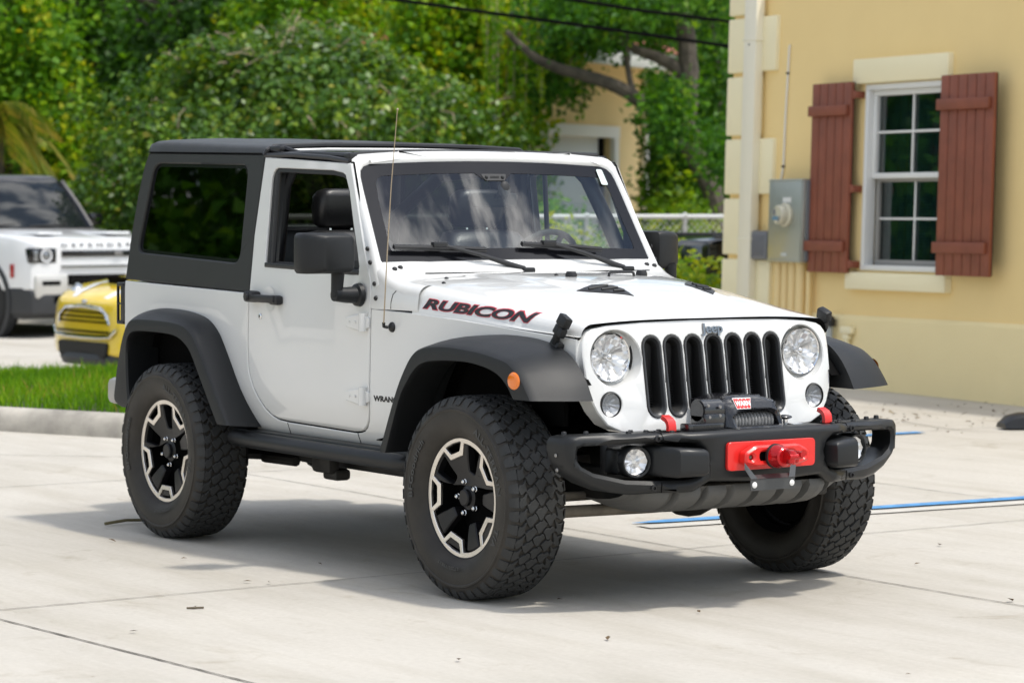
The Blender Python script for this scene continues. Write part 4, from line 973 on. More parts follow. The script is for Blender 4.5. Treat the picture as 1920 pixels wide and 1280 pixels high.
def seat(y0):
    b = B(); rows = []
    for z, hw, xf, xb in ((.98, .22, -1.50, -1.66), (1.10, .235, -1.545, -1.70), (1.25, .24, -1.595, -1.735), (1.35, .22, -1.63, -1.76), (1.395, .19, -1.655, -1.768), (1.408, .12, -1.68, -1.765)):
        rows.append([(x, y0+y, z) for x, y in rpoly([(xf, -hw), (xf+.02, 0), (xf, hw), (xb, hw), (xb, -hw)], [.05, .2, .05, .05, .05], 3)])
    b.loft(rows, 0, closev=True, cap0=True, cap1=True)
    b.box((-1.38, y0, .92), (.50, .48, .16), 0, .06, seg=3); b.box((-1.42, y0, .70), (.40, .40, .30), 1)
    st_ = b.obj('front_seat', [LEATH, INTR], JEEP, ang=60)
    h = B(); rows = []
    for z, hw, t in ((1.418, .10, .030), (1.435, .125, .045), (1.50, .135, .056), (1.555, .130, .058), (1.580, .115, .050), (1.592, .08, .03)):
        rows.append([(-1.745+x+(z-1.5)*.1, y0+y, z) for x, y in rpoly([(t, -hw), (t, hw), (-t, hw), (-t, -hw)], .04, 3)])
    h.loft(rows, 0, closev=True, cap0=True, cap1=True)
    for y in (-.055, .055): h.cyl((-1.74, y0+y, 1.36), (-1.745, y0+y, 1.43), .007, 8, 1)
    h.obj('headrest', [LEATH, CHR], st_, ang=60)
seat(-.365); seat(.365)
rs = B(); rs.box((-2.62, 0, 1.16), (.16, .86, .50), 0, .05); rs.box((-2.38, 0, .90), (.46, .86, .16), 0, .05)
for y in (-.26, .26): rs.box((-2.66, y, 1.47), (.09, .22, .13), 0, .035)
rs.obj('rear_bench', [LEATH], JEEP)
da = B(); rows = []
for y in (-.70, -.5, -.2, 0, .2, .5, .70):
    rows.append([(x, y, z) for x, z in [(-.875, 1.270), (-.93, 1.293), (-1.02, 1.300), (-1.10, 1.285), (-1.13, 1.25), (-1.13, 1.05), (-1.05, .9), (-.9, .85)]])
da.loft(rows, 0, cap0=True, cap1=True); da.box((-1.10, .36, 1.315), (.16, .34, .05), 0, .02); da.box((-1.35, 0, .85), (.7, .22, .3), 0, .03); da.cyl((-1.25, -.0, .98), (-1.28, 0, 1.14), .012, 8, 0); da.ball((-1.28, 0, 1.15), .025, 0)
da.obj('dashboard', [INTR], JEEP)
sw = B(); o = Vector((-1.235, .365, 1.235)); ax = Vector((-.90, 0, .42)).normalized(); a = Vector((0, 1, 0)); b_ = ax.cross(a)
sw.tube([o+(a*math.cos(t)+b_*math.sin(t))*.188 for t in np.linspace(0, 2*math.pi, 36, endpoint=False)], .0145, 10, 0, closed=True)
sw.ball(o-ax*.02, (.05, .075, .06), 0)
for t in (R(0), R(180), R(250), R(290)): sw.tube([o-ax*.015, o+(a*math.cos(t)+b_*math.sin(t))*.185], .014, 6, 0)
sw.obj('steering_wheel', [INTR], JEEP)
rm = B(); rows = []
mc = Vector(wsf(.02, .30, 0))+Vector((-.10, 0, -.01))
for x, k in ((.016, .90), (.006, 1.0), (-.012, 1.0)): rows.append([(mc.x+x+v*.3, mc.y+u, mc.z+v) for u, v in rpoly([(-.118*k, -.030*k), (.118*k, -.030*k), (.118*k, .032*k), (-.118*k, .032*k)], .02, 3)])
rm.loft(rows, 0, closev=True, cap0=True, cap1=True); rm.tube([mc+Vector((.02, 0, .01)), Vector(wsf(.03, .36, -.02))], .012, 8, 0); rm.ball(Vector(wsf(.045, .36, -.03)), (.02, .03, .04), 0)
rm.obj('rear_view_mirror', [INTR], JEEP)

# ---- underbody
ub = B()
for s in (-1, 1):
    ub.box((-1.25, s*.42, .455), (3.7, .09, .13), 0, .01)
    ub.tube([(-.52, s*.60, .46), (-1.9, s*.60, .46)], .03, 8, 0)
    ub.tube([(0, s*.45, .36), (-.55, s*.44, .40), (-1.0, s*.42, .42)], .026, 8, 0); ub.tube([(-2.42, s*.48, .37), (-1.85, s*.46, .40), (-1.5, s*.43, .43)], .028, 8, 0)
    ub.cyl((-.05, s*.50, .44), (-.1, s*.50, .78), .055, 14, 0); ub.cyl((-2.40, s*.48, .44), (-2.40, s*.5, .74), .055, 14, 0)
    ub.cyl((.10, s*.55, .32), (.04, s*.58, .75), .026, 10, 0)
ub.cyl((0, -.66, .396), (0, .66, .396), .042, 14, 0); ub.cyl((-2.424, -.66, .396), (-2.424, .66, .396), .045, 14, 0)
ub.ball((.02, .22, .385), (.15, .13, .125), 0); ub.ball((-2.424, .0, .385), (.16, .15, .135), 0)
ub.box((-1.55, -.05, .42), (1.1, .7, .14), 0, .03); ub.box((-2.0, .1, .40), (.5, .6, .16), 0, .04); ub.box((-1.0, .08, .40), (.5, .45, .12), 0, .03)
ub.tube([(-.6, -.25, .41), (-1.1, -.28, .38), (-1.6, -.30, .38), (-2.1, -.3, .42)], .032, 10, 0)
ub.box((-1.65, -.50, .40), (.16, .06, .12), 0, .02); ub.box((-1.62, -.46, .335), (.12, .08, .05), 0, .015)
ub.box((-2.9, 0, .52), (.3, 1.1, .12), 0, .02); ub.tube([(-2.15, -.52, .37), (-1.9, -.50, .37)], .022, 8, 0)
ub.tube([(-1.2, -.50, .44), (-1.2, -.62, .49)], .02, 6, 0); ub.tube([(-1.75, -.50, .44), (-1.75, -.62, .49)], .02, 6, 0)
ub.obj('chassis', [UNDER], JEEP)
tr = B(); tr.tube([(.22, -.70, .405), (.24, 0, .40), (.24, .66, .40)], .018, 10, 0); tr.tube([(.30, -.66, .355), (.31, -.2, .350), (.30, .62, .36)], .024, 10, 0); tr.tube([(.20, .5, .46), (.28, -.45, .43)], .018, 8, 0); tr.obj('steering_rod', [RUST], JEEP)
for s in (-1, 1):
    sd = B()
    sd.tube([(-.46, s*.66, .48), (-.53, s*.765, .482), (-.62, s*.790, .483), (-1.80, s*.790, .487), (-1.95, s*.785, .488), (-2.0, s*.70, .488)], [.03, .034, .036, .036, .036, .03], 12, 0)
    sd.box((-1.23, s*.745, .512), (1.5, .07, .035), 0, .01)
    sd.panel([(-2.0, .535), (-.45, .528), (-.45, .46), (-2.0, .465)], [], lambda u, v, w_: (u, s*(.70+w_), v), .02, .004, 1)
    sd.obj('rock_rail', [BUMP, UNDER], JEEP)
# ---- rear
for s in (-1, 1):
    t = B(); x0 = -3.05
    for z0, z1 in ((.945, .962), (1.125, 1.142), (1.038, 1.046)): t.box((x0-.035, s*.725, (z0+z1)/2), (.075, .085, z1-z0), 0, .003)
    for y in (.690, .762): t.box((x0-.068, s*y, 1.043), (.012, .012, .19), 0, .003)
    t.box((x0-.006, s*.725, 1.043), (.018, .085, .195), 0, .004); t.box((x0-.022, s*.738, 1.043), (.045, .052, .188), 0, .006)
    tl = t.obj('tail_lamp', [TRIM], JEEP); r = B(); r.box((x0-.05, s*.728, 1.043), (.03, .040, .155), 0, .006); r.obj('lens', [REDL], tl)
rbm = B(); rbm.box((-3.13, 0, .62), (.15, 1.15, .13), 0, .02)
for s in (-1, 1): rbm.box((-3.11, s*.685, .625), (.17, .21, .125), 1, .03)
rbm.obj('rear_bumper', [BUMP, mat('grey_bumper_cap', (.42, .40, .37), .4)], JEEP)
tg = B(); tg.panel(rpoly([(-.62, .62), (.62, .62), (.62, 1.14), (-.62, 1.14)], .03), [], lambda u, v, w_: (-3.062-w_, u, v), .02, .006, 0); tg.box((-3.13, .06, 1.02), (.14, .12, .12), 1, .02); tg.obj('tailgate', [WHITE, TRIM], JEEP)
# ================================================================ foliage tools
def leafmesh(name, C, size, m, parent=None, org=(0, 0, 0), tint=None, up=.35, aspect=.55, droop=0.0, fold=.18, seed=1, outward=None, curl=None):
    rng = np.random.default_rng(seed); n = len(C); C = np.asarray(C, float)-np.array(org)
    nv = rng.normal(size=(n, 3)); nv /= np.linalg.norm(nv, axis=1)[:, None]; nv[:, 2] += up
    if outward is not None: nv += outward
    nv /= np.linalg.norm(nv, axis=1)[:, None]
    d = rng.normal(size=(n, 3)); d[:, 2] -= droop; d -= nv*(d*nv).sum(1)[:, None]; d /= np.linalg.norm(d, axis=1)[:, None]
    s = np.cross(nv, d); L_ = (size*(.65+.7*rng.random(n)))[:, None]; Wd = L_*aspect*(.8+.4*rng.random(n))[:, None]
    V = np.empty((n, 4, 3)); V[:, 0] = C-d*L_*.5; V[:, 1] = C+s*Wd*.5+nv*L_*fold-d*L_*.04; V[:, 2] = C+d*L_*.5; V[:, 3] = C-s*Wd*.5+nv*L_*fold-d*L_*.04
    me = bpy.data.meshes.new(name); me.vertices.add(n*4); me.vertices.foreach_set('co', V.reshape(-1)); me.loops.add(n*4); me.loops.foreach_set('vertex_index', np.arange(n*4, dtype=np.int32))
    me.polygons.add(n); me.polygons.foreach_set('loop_start', np.arange(0, n*4, 4, dtype=np.int32)); me.polygons.foreach_set('loop_total', np.full(n, 4, dtype=np.int32))
    at_ = me.attributes.new('tint', 'FLOAT', 'FACE'); at_.data.foreach_set('value', (tint if tint is not None else rng.random(n)).astype(np.float32))
    me.materials.append(m); me.update(calc_edges=True); me.validate()
    o = bpy.data.objects.new(name, me); COL.objects.link(o)
    if parent: o.parent = parent; o.location = Vector(org)-ORG[parent.name]
    else: o.location = org
    ORG[o.name] = Vector(org); return o
def clusters(centres, per, rad, rng, flat=.8):
    c = np.repeat(np.asarray(centres, float), per, axis=0); e = rng.normal(size=c.shape)*rad; e[:, 2] *= flat
    return c+e
BARK = mat('bark', (.105, .088, .068), .9, var=.55, vscale=9, bump=.9, bscale=26, detail=8)
TWIG = mat('pale_twig', (.40, .32, .22), .85, var=.3, vscale=12)
LM_BUSH = leafmat('bush_leaf', [(0, (.020, .056, .009)), (.35, (.052, .138, .013)), (.7, (.125, .245, .018)), (.92, (.32, .42, .025)), (1, (.32, .19, .06))], .32, .38, .42)
LM_VINE = leafmat('vine_leaf', [(0, (.020, .062, .010)), (.3, (.060, .175, .010)), (.6, (.135, .315, .012)), (.9, (.30, .46, .016)), (1, (.46, .48, .02))], .45, .5, .3)
LM_OAK = leafmat('oak_leaf', [(0, (.016, .058, .010)), (.5, (.050, .165, .012)), (.85, (.120, .285, .014)), (1, (.22, .33, .02))], .45, .5, .3)
LM_SHRUB = leafmat('shrub_leaf', [(0, (.040, .110, .012)), (.5, (.15, .29, .014)), (1, (.42, .47, .025))], .45, .5, .3)
LM_PALM = leafmat('palm_leaf', [(0, (.07, .15, .015)), (.6, (.21, .25, .03)), (1, (.42, .33, .08))], .4, .6, .2)
LM_GRASS = leafmat('grass_blade', [(0, (.07, .18, .006)), (.5, (.14, .32, .008)), (.85, (.24, .42, .014)), (1, (.36, .28, .07))], .45, .6, .25)
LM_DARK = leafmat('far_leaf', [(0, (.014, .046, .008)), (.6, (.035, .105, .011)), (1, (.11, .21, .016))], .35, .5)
def limb(b, path, n=6, mi=0, seg=9, wob=.0):
    """path of (x, y, z, radius)"""
    sp = spline(path, n); rr = random.Random(len(path)); b.tube([(p[0]+rr.uniform(-wob, wob), p[1]+rr.uniform(-wob, wob), p[2]) for p in sp], [max(.004, p[3]) for p in sp], seg, mi)
# ================================================================ cream building on the right
ex = Vector((.992, -.126, .008)).normalized(); no = Vector((-.126, -.992, 0)).normalized()
ez = Vector((0, 0, 1))*math.cos(R(1.75))-no*math.sin(R(1.75)); ez = (ez-ex*ez.dot(ex)).normalized(); ey = ez.cross(ex)
G0 = Vector((-7.271, 8.541, 0))
def stucco(name, col, col2, sc_=90):
    return mat(name, col, .88, col2=col2, vscale=1.1, bump=.35, bscale=sc_, detail=7)
STU = stucco('yellow_stucco', (.89, .68, .32), (.85, .64, .295))
CRM = stucco('cream_trim', (.90, .82, .56), (.87, .78, .52), 120)
DADO = stucco('sand_dado', (.88, .74, .42), (.83, .69, .38))
BROWN = mat('brown_shutter_paint', (.235, .066, .034), .55, var=.2, vscale=5, bump=.15, bscale=60)
VINYL = mat('white_window_frame', (.74, .74, .72), .4)
GREYF = mat('grey_sash_edge', (.30, .29, .27), .5)
SPOUT = mat('beige_downspout', (.80, .75, .60), .45)
GALV = mat('meter_box_steel', (.42, .44, .40), .38, metal=.75, rvar=.08, vscale=4)
PVC = mat('painted_conduit', (.82, .63, .31), .5)
GPLA = mat('grey_plastic_box', (.16, .165, .18), .5)
WINGL = glass('window_glass', (.50, .64, .64), 1.9)
BLD = bpy.data.objects.new('house', None); COL.objects.link(BLD); ORG['house'] = Vector((0, 0, 0))
Mb = Matrix((ex, ey, ez)).transposed().to_4x4(); Mb.translation = G0; BLD.matrix_world = Mb
tag(BLD, 'yellow stucco house with cream corner blocks and brown board shutters', 'house')
XL = -3.30; XR = 7.5; HT_ = 3.45; DP = 9.0
w = B()
WINX = (-1.245, -.085); WINZ = (.965, 2.46)
w.panel([(XL, -.4), (XR, -.4), (XR, HT_), (XL, HT_)], [[(WINX[0], WINZ[0]), (WINX[1], WINZ[0]), (WINX[1], WINZ[1]), (WINX[0], WINZ[1])]], lambda u, v, q: (u, -q, v), .14, 0, 0)
w.box((XL+.07, DP/2+.14, HT_/2-.2), (.14, DP, HT_+.4), 0); w.box((XR-.07, DP/2+.14, HT_/2-.2), (.14, DP, HT_+.4), 0); w.box(((XL+XR)/2, DP+.07, HT_/2-.2), (XR-XL, .14, HT_+.4), 0)
wall = w.obj('wall', [STU], BLD)
rf_ = B(); rf_.box(((XL+XR)/2, DP/2, HT_+.03), (XR-XL-.02, DP, .06), 0); rf_.obj('roof', [mat('roof_sheet', (.3, .12, .08), .8)], BLD)
d = B(); d.loft([[(x, 0.0, .600), (x, -.006, .600), (x, -.028, .575), (x, -.030, .560), (x, -.030, -.4)] for x in (XL-.026, XR)], 0); d.loft([[(XL-.028, y, .600), (XL-.028, y, -.4)] for y in (-.02, 3)], 0); d.obj('dado', [DADO], BLD)
QZ = [(3.12, 3.62, 0), (2.625, 3.108, 1), (2.085, 2.605, 0), (1.578, 2.068, 1), (1.058, 1.556, 0), (.602, 1.035, 1)]
for z0, z1, k in [(z0+.008, z1-.008, k) for z0, z1, k in QZ]:
    q = B(); xr_ = -2.572 if k else -2.815; z1 = min(z1, HT_-.01)
    q.box(((XL-.04+xr_)/2, .28, (z0+z1)/2), (xr_-XL+.04, .64, z1-z0), 0, .014); q.obj('corner_block', [CRM], BLD)
def shutter(x0, x1, z0, z1, face=.125):
    # boards, battens, hinges
    t = .028; nb = 5 if x1-x0 < .65 else 6; bw = (x1-x0)/nb; s_ = B()
    for i in range(nb): s_.box((x0+bw*(i+.5), -face+t/2+.0, (z0+z1)/2), (bw-.008, t, z1-z0), 0, .004)
    s_.box(((x0+x1)/2, -face+t+.004, (z0+z1)/2), (x1-x0-.01, .008, z1-z0-.01), 1)
    sh = s_.obj('shutter', [BROWN, mat('dark_groove', (.03, .012, .010), .8)], BLD)
    for zz in (z1-.225, z0+.215):
        h = B(); h.box(((x0+x1)/2-.02, -face-.017, zz), (x1-x0-.02, .034, .085), 0, .006); h.obj('batten', [BROWN], sh)
    return sh
shl = shutter(-1.90, -1.322, .938, 2.484, .10); shr = shutter(-.025, .660, .944, 2.479, .16)
for sh, x, f, zs in ((shl, -1.30, .09, (2.38, 1.62, 1.01)),):
    for z in zs:
        h = B(); h.box((x, -.045, z), (.05, .09, .055), 0, .006); h.box((x-.02, -.085, z), (.05, .014, .07), 0, .003); h.obj('shutter_hinge', [BROWN], sh)
l_ = B(); l_.box((-.735, -.01, 2.568), (1.30, .09, .20), 0, .012); l_.obj('lintel', [CRM], BLD)
l_ = B(); l_.box((-.705, -.015, .878), (1.37, .11, .140), 0, .012); l_.obj('window_sill', [CRM], BLD)
f = B(); x0, x1 = WINX; z0, z1 = WINZ
def ring(b, a0, a1, c0, c1, wd, y, dp, mi, bev=.006):
    b.box(((a0+a1)/2, y, c0+wd/2), (a1-a0, dp, wd), mi, bev); b.box(((a0+a1)/2, y, c1-wd/2), (a1-a0, dp, wd), mi, bev)
    b.box((a0+wd/2, y, (c0+c1)/2), (wd, dp-.002, c1-c0-2*wd+.004), mi, bev); b.box((a1-wd/2, y, (c0+c1)/2), (wd, dp-.002, c1-c0-2*wd+.004), mi, bev)
ring(f, x0, x1, z0, z1, .045, .03, .10, 0)
win = f.obj('window', [VINYL], BLD)
u = B(); ring(u, x0+.045, x1-.045, 1.705, z1-.045, .045, .055, .05, 0)
for xx in [(x0+x1)/2-.005]: u.box((xx, .058, 2.07), (.020, .018, .66), 0, .003)
u.box(((x0+x1)/2, .060, 2.078), (x1-x0-.17, .016, .020), 0, .003); u.obj('upper_sash', [VINYL], win)
u = B(); ring(u, x0+.045, x1-.045, z0+.045, 1.725, .045, .098, .035, 1)
u.box(((x0+x1)/2-.005, .098, 1.37), (.018, .014, .64), 0, .003); u.box(((x0+x1)/2, .100, 1.385), (x1-x0-.17, .012, .018), 0, .003); u.obj('lower_sash', [VINYL, GREYF], win)
p = B(); p.box(((x0+x1)/2, .072, 2.07), (x1-x0-.17, .004, .68), 0); p.box(((x0+x1)/2, .112, 1.37), (x1-x0-.17, .004, .66), 0); p.obj('pane', [WINGL], win)
bl = B()
for i in range(58): bl.box(((x0+x1)/2, .17, 1.0+i*.0255), (x1-x0-.1, .022, .0025), 0, 0, Matrix.Rotation(R(38), 3, 'X'))
bl.obj('blind', [mat('pale_blind', (.16, .19, .19), .6)], win)
c_ = B()
for i in range(40): x = x0-.1+i*.034; c_.box((x, .26+.014*math.sin(i*1.3), 1.7), (.040, .012, 1.75), 0, .004, Matrix.Rotation(.5*math.sin(i*1.9), 3, 'Z'))
c_.obj('curtain', [mat('reflection_teal_curtain', (.30, .40, .40), .9)], win)  # teal put into the curtain colour for the panes' reflection
ds = B(); ds.box((-2.868, -.075, 1.7), (.195, .085, 3.6), 0, .012)
for z in (2.9, 1.2): ds.box((-2.868, -.065, z), (.215, .11, .022), 0, .004)
ds.ball((-2.872, -.118, 2.86), .009, 1, 8, 6); ds.obj('downspout', [SPOUT, TRIM], BLD)
cb_ = B(); cb_.tube([(-2.398, -.012, 2.84), (-2.402, -.014, 2.80), (-2.415, -.010, 2.60), (-2.432, -.012, 2.2), (-2.442, -.010, 1.82), (-2.466, -.016, 1.70)], .009, 6, 0)
for z, x in ((2.602, -2.415), (1.818, -2.442)): cb_.box((x, -.014, z), (.024, .022, .018), 1, .003)
cb_.obj('cable', [VINYL, TRIM], BLD)
mt = B(); mt.box((-2.165, -.078, 1.358), (.515, .156, .692), 0, .008); mt.box((-1.894, -.060, 1.358), (.022, .12, .66), 1)
mt.box((-2.165, -.160, 1.36), (.49, .008, .665), 0, .003); mt.box((-2.155, -.166, 1.075), (.09, .004, .030), 2, .001)
mt.box((-1.885, -.05, 1.655), (.02, .05, .03), 3, .004)
for zz in (1.03, 1.69): mt.box((-2.165, -.158, zz), (.515, .016, .012), 0, .002)
mbx = mt.obj('meter_box', [GALV, GPLA, mat('worn_label', (.52, .54, .50), .6), CHR], None)
tag(mbx, 'tall steel electricity meter box beside the left brown shutter', 'meter box'); mbx.matrix_world = Mb
dm = B(); dm.lathe([(.098, -.158), (.100, -.185), (.090, -.198), (.084, -.20)], (-2.135, 0, 1.405), (0, 1, 0), 28, 0)
dm.v = [(x, y, z) for x, y, z in dm.v]; dm.lathe([(.082, -.20), (.080, -.25), (.070, -.262), (.0001, -.266)], (-2.135, 0, 1.405), (0, 1, 0), 28, 1)
o_ = dm.obj('meter', [mat('meter_ring', (.62, .58, .44), .4), mat('meter_dome', (.58, .55, .42), .12, coat=.5)], mbx)
fc = B(); fc.box((-2.165, -.268, 1.425), (.035, .003, .05), 0); fc.box((-2.145, -.268, 1.375), (.085, .003, .032), 1); fc.tube([(-2.08, -.26, 1.395), (-2.085, -.262, 1.372), (-2.11, -.264, 1.352)], .006, 6, 0); fc.obj('meter_dial', [GPLA, mat('blue_label', (.12, .24, .34), .4)], o_)
lb_ = B(); lb_.box((-2.13, -.1665, 1.53), (.125, .003, .042), 0); lb_.obj('meter_label', [VINYL], mbx)
gx = B(); gx.box((-2.662, -.05, 1.150), (.262, .10, .245), 0, .022)
for i in range(9): gx.box((-2.745+i*.021, -.101, 1.150), (.006, .004, .18), 0, .001)
gbx = gx.obj('utility_box', [GPLA], None); tag(gbx, 'small grey plastic box between downspout and steel meter box', 'utility box'); gbx.matrix_world = Mb
for i, (x, r_) in enumerate(((-2.385, .042), (-2.278, .040), (-2.166, .044), (-2.050, .046), (-1.93, .024))):
    pp = B(); pp.tube([(x, -.055, 1.03 if i < 4 else .945), (x, -.055, -.2)], r_, 12, 0)
    if i < 4: pp.tube([(x, -.055, 1.02), (x, -.055, .985)], r_*1.12, 12, 0)
    o_ = pp.obj('conduit', [PVC], None); o_.matrix_world = Mb
    tag(o_, ['yellow painted pipe under the meter box, nearest the house corner', 'yellow painted pipe under the meter box, second from the house corner', 'yellow painted pipe under the meter box, third from the house corner', 'fat yellow pipe under the right edge of the meter box', 'thin yellow pipe running down below the left shutter'][i], 'pipe', 'pipes below the meter box')
vp_ = B(); vp_.cyl((-1.560, -.085, -.1), (-1.560, -.085, .52), .030, 12, 0); vp_.ball((-1.556, -.085, .545), (.048, .048, .045), 1, 14, 8); vp_.cyl((-1.556, -.085, .50), (-1.556, -.085, .54), .046, 12, 1)
o_ = vp_.obj('vent_pipe', [mat('grey_pipe', (.38, .41, .42), .5), TRIM], None); o_.matrix_world = Mb; tag(o_, 'short grey vent pipe with black cap standing by the wall', 'pipe')
tp = B(); tp.box((-1.335, -.062, .475), (.16, .05, .06), 0, .010); tp.cyl((-1.335, -.062, .44), (-1.335, -.062, -.1), .022, 10, 0); tp.box((-1.335, -.062, .42), (.08, .05, .04), 0, .008)
o_ = tp.obj('outdoor_socket', [CRM], None); o_.matrix_world = Mb; tag(o_, 'small cream outlet box on a post at the wall base', 'outlet')

# ---------------------------------------------------------------- black rubber stop at the right edge
ps = B(); P0 = Vector((-4.86, 6.74, 0)); dirn = Vector((.35, .94, 0)).normalized(); rows = []
sd_ = Vector((dirn.y, -dirn.x, 0))
for t, k in ((0, .35), (.05, .8), (.14, 1), (1.6, 1), (1.7, .6)):
    c = P0+dirn*t; rows.append([c+sd_*o_*(.7+.3*k)+Vector((0, 0, z*k+.012)) for o_, z in ((-.10, 0), (-.085, .075), (-.05, .10), (.05, .10), (.085, .075), (.10, 0))])
ps.loft(rows, 0, closev=True, cap0=True, cap1=True); tag(ps.obj('wheel_stop', [mat('black_rubber', (.012, .012, .013), .35)], org=P0), 'black rubber parking stop lying on the concrete at the right edge', 'parking stop')
# ---------------------------------------------------------------- litter on the concrete
rng = np.random.default_rng(8); pts = []
for i in range(95):
    px, py = rng.uniform(1570, 1905), rng.normal(785, 18)
    if not 752 < py < 815: continue
    p = onz(px, py); pts.append((p.x, p.y, .012))
for px, py in [(1440, 1024), (1762, 1024), (1703, 1268), (345, 1050), (210, 1016), (505, 1095), (464, 1093), (365, 1141), (1050, 1127), (250, 1187), (1895, 1128), (600, 1060), (1310, 1150), (1140, 1200), (1720, 1060), (860, 1240), (1610, 905)]:
    p = onz(px, py); pts.append((p.x, p.y, .010))
LM_LIT = leafmat('dry_leaf', [(0, (.05, .03, .015)), (.6, (.11, .065, .03)), (1, (.22, .17, .09))], .1, .8)
lt_ = leafmesh('leaf_litter', np.array(pts), .036, LM_LIT, up=3.0, aspect=.5, fold=.08, seed=3); struct(lt_, 'stuff')
tw = B(); a, b_ = onz(197, 986), onz(275, 979); tw.tube([(a.x, a.y, .012), ((a.x+b_.x)/2, (a.y+b_.y)/2, .02), (b_.x, b_.y, .012)], .008, 6, 0); tag(tw.obj('dry_twig', [mat('twig', (.14, .12, .06), .9)]), 'dry twig on the concrete beside the rear tyre', 'twig')
tw = B(); a, b_ = onz(350, 1142), onz(382, 1141); tw.tube([(a.x, a.y, .006), (b_.x, b_.y, .006)], .004, 5, 0); tag(tw.obj('dry_twig', [mat('twig', (.10, .08, .05), .9)]), 'tiny dark twig alone on the concrete in front of the car', 'twig')
# ================================================================ grass, hedge and trees
rng = np.random.default_rng(21)
# grass on the island
def inpoly(x, y, P):
    c = False; j = len(P)-1
    for i in range(len(P)):
        if (P[i][1] > y) != (P[j][1] > y) and x < (P[j][0]-P[i][0])*(y-P[i][1])/(P[j][1]-P[i][1])+P[i][0]: c = not c
        j = i
    return c
gp = []
while len(gp) < 26000:
    x, y = rng.uniform(-14.6, -6.7), rng.uniform(-1.7, 5.6)
    if inpoly(x, y, ip): gp.append((x, y))
gp = np.array(gp); n = len(gp); h = .07+.07*rng.random(n)*(1+.8*(rng.random(n) > .93)); ang = rng.random(n)*6.283; lean = rng.normal(size=(n, 2))*.035
base = np.stack([gp[:, 0], gp[:, 1], [.10+ground_z(*p) for p in gp]], 1); wv = np.stack([np.cos(ang), np.sin(ang), 0*ang], 1)*.006
V = np.empty((n, 4, 3)); top = base+np.stack([lean[:, 0], lean[:, 1], h], 1); mid = base+np.stack([lean[:, 0]*.3, lean[:, 1]*.3, h*.55], 1)
V[:, 0] = base-wv; V[:, 1] = mid-wv*.8; V[:, 2] = top; V[:, 3] = mid+wv*.8
V[:, 0] = base
me = bpy.data.meshes.new('grass'); me.vertices.add(n*4); me.vertices.foreach_set('co', V.reshape(-1)); me.loops.add(n*4); me.loops.foreach_set('vertex_index', np.arange(n*4, dtype=np.int32)); me.polygons.add(n); me.polygons.foreach_set('loop_start', np.arange(0, n*4, 4, dtype=np.int32)); me.polygons.foreach_set('loop_total', np.full(n, 4, dtype=np.int32))
at_ = me.attributes.new('tint', 'FLOAT', 'FACE'); at_.data.foreach_set('value', np.clip(rng.random(n)*.75+.25*np.sin(gp[:, 0]*2.1+gp[:, 1]*1.3)+(rng.random(n) > .95)*.5, 0, 1).astype(np.float32)); me.materials.append(LM_GRASS); me.update(calc_edges=True)
gr_ = bpy.data.objects.new('grass', me); COL.objects.link(gr_); struct(gr_, 'stuff')

# ---- big clipped bush behind the car
bc = at(572, 300, 39.0); bc = Vector((bc.x, bc.y, 1.50)); BUSH = thing('round_bush', (bc.x, bc.y, -.2), 'big rounded leafy bush with pale bare twigs behind the white car', 'bush')
def bush_r(u):   # unit dirs -> radius factors, lumpy dome
    return 1+.06*np.sin(u[:, 0]*7+1)+.06*np.sin(u[:, 1]*8+u[:, 2]*5)+.05*np.sin(u[:, 2]*11+u[:, 0]*4)
def shell(n, rin, seed, rx=2.90, ry=2.5, rz=2.22):
    r_ = np.random.default_rng(seed); u = r_.normal(size=(n, 3)); u /= np.linalg.norm(u, axis=1)[:, None]; u[:, 2] = np.where(u[:, 2] < -.75, -u[:, 2], u[:, 2])
    k = bush_r(u)*(rin+(1-rin)*r_.random(n)**.6)
    a = np.array([RT.x, RT.y, 0]); a /= np.linalg.norm(a); f_ = np.array([FW.x, FW.y, 0]); f_ /= np.linalg.norm(f_)
    P_ = u*np.array([rx, ry, rz])*k[:, None]; sk = np.where(P_[:, 0] < 0, 1.0, .98)
    return np.array([bc.x, bc.y, bc.z])+P_[:, :1]*a*sk[:, None]+P_[:, 1:2]*f_+P_[:, 2:]*np.array([0, 0, 1.]), u[:, :1]*a+u[:, 1:2]*f_+u[:, 2:]*np.array([0, 0, 1.])
cc_, un = shell(4000, .72, 5); r_ = np.random.default_rng(6); per = 12
C = clusters(cc_, per, .095, r_, 1.0); tint = np.clip(np.repeat(r_.random(len(cc_)), per)*.62+r_.random(len(C))*.34, 0, .9); tint[r_.random(len(C)) > .975] = .96
leafmesh('crown', C, .100, LM_BUSH, BUSH, (bc.x, bc.y, -.2), tint, up=.5, aspect=.58, seed=7, outward=np.repeat(un, per, 0)*.9)
tb_ = B(); r2 = random.Random(9)
for k in range(5): a = k*1.257; limb(tb_, [(bc.x+.1*math.cos(a), bc.y+.1*math.sin(a), -.3, .09), (bc.x+.4*math.cos(a), bc.y+.4*math.sin(a), .7, .07), (bc.x+1.1*math.cos(a), bc.y+1.1*math.sin(a), 1.7, .04), (bc.x+1.6*math.cos(a), bc.y+1.6*math.sin(a), 2.3, .02)])
tb_.obj('trunk', [BARK], BUSH)
tg_ = B(); sp_pts, su = shell(210, .94, 12)
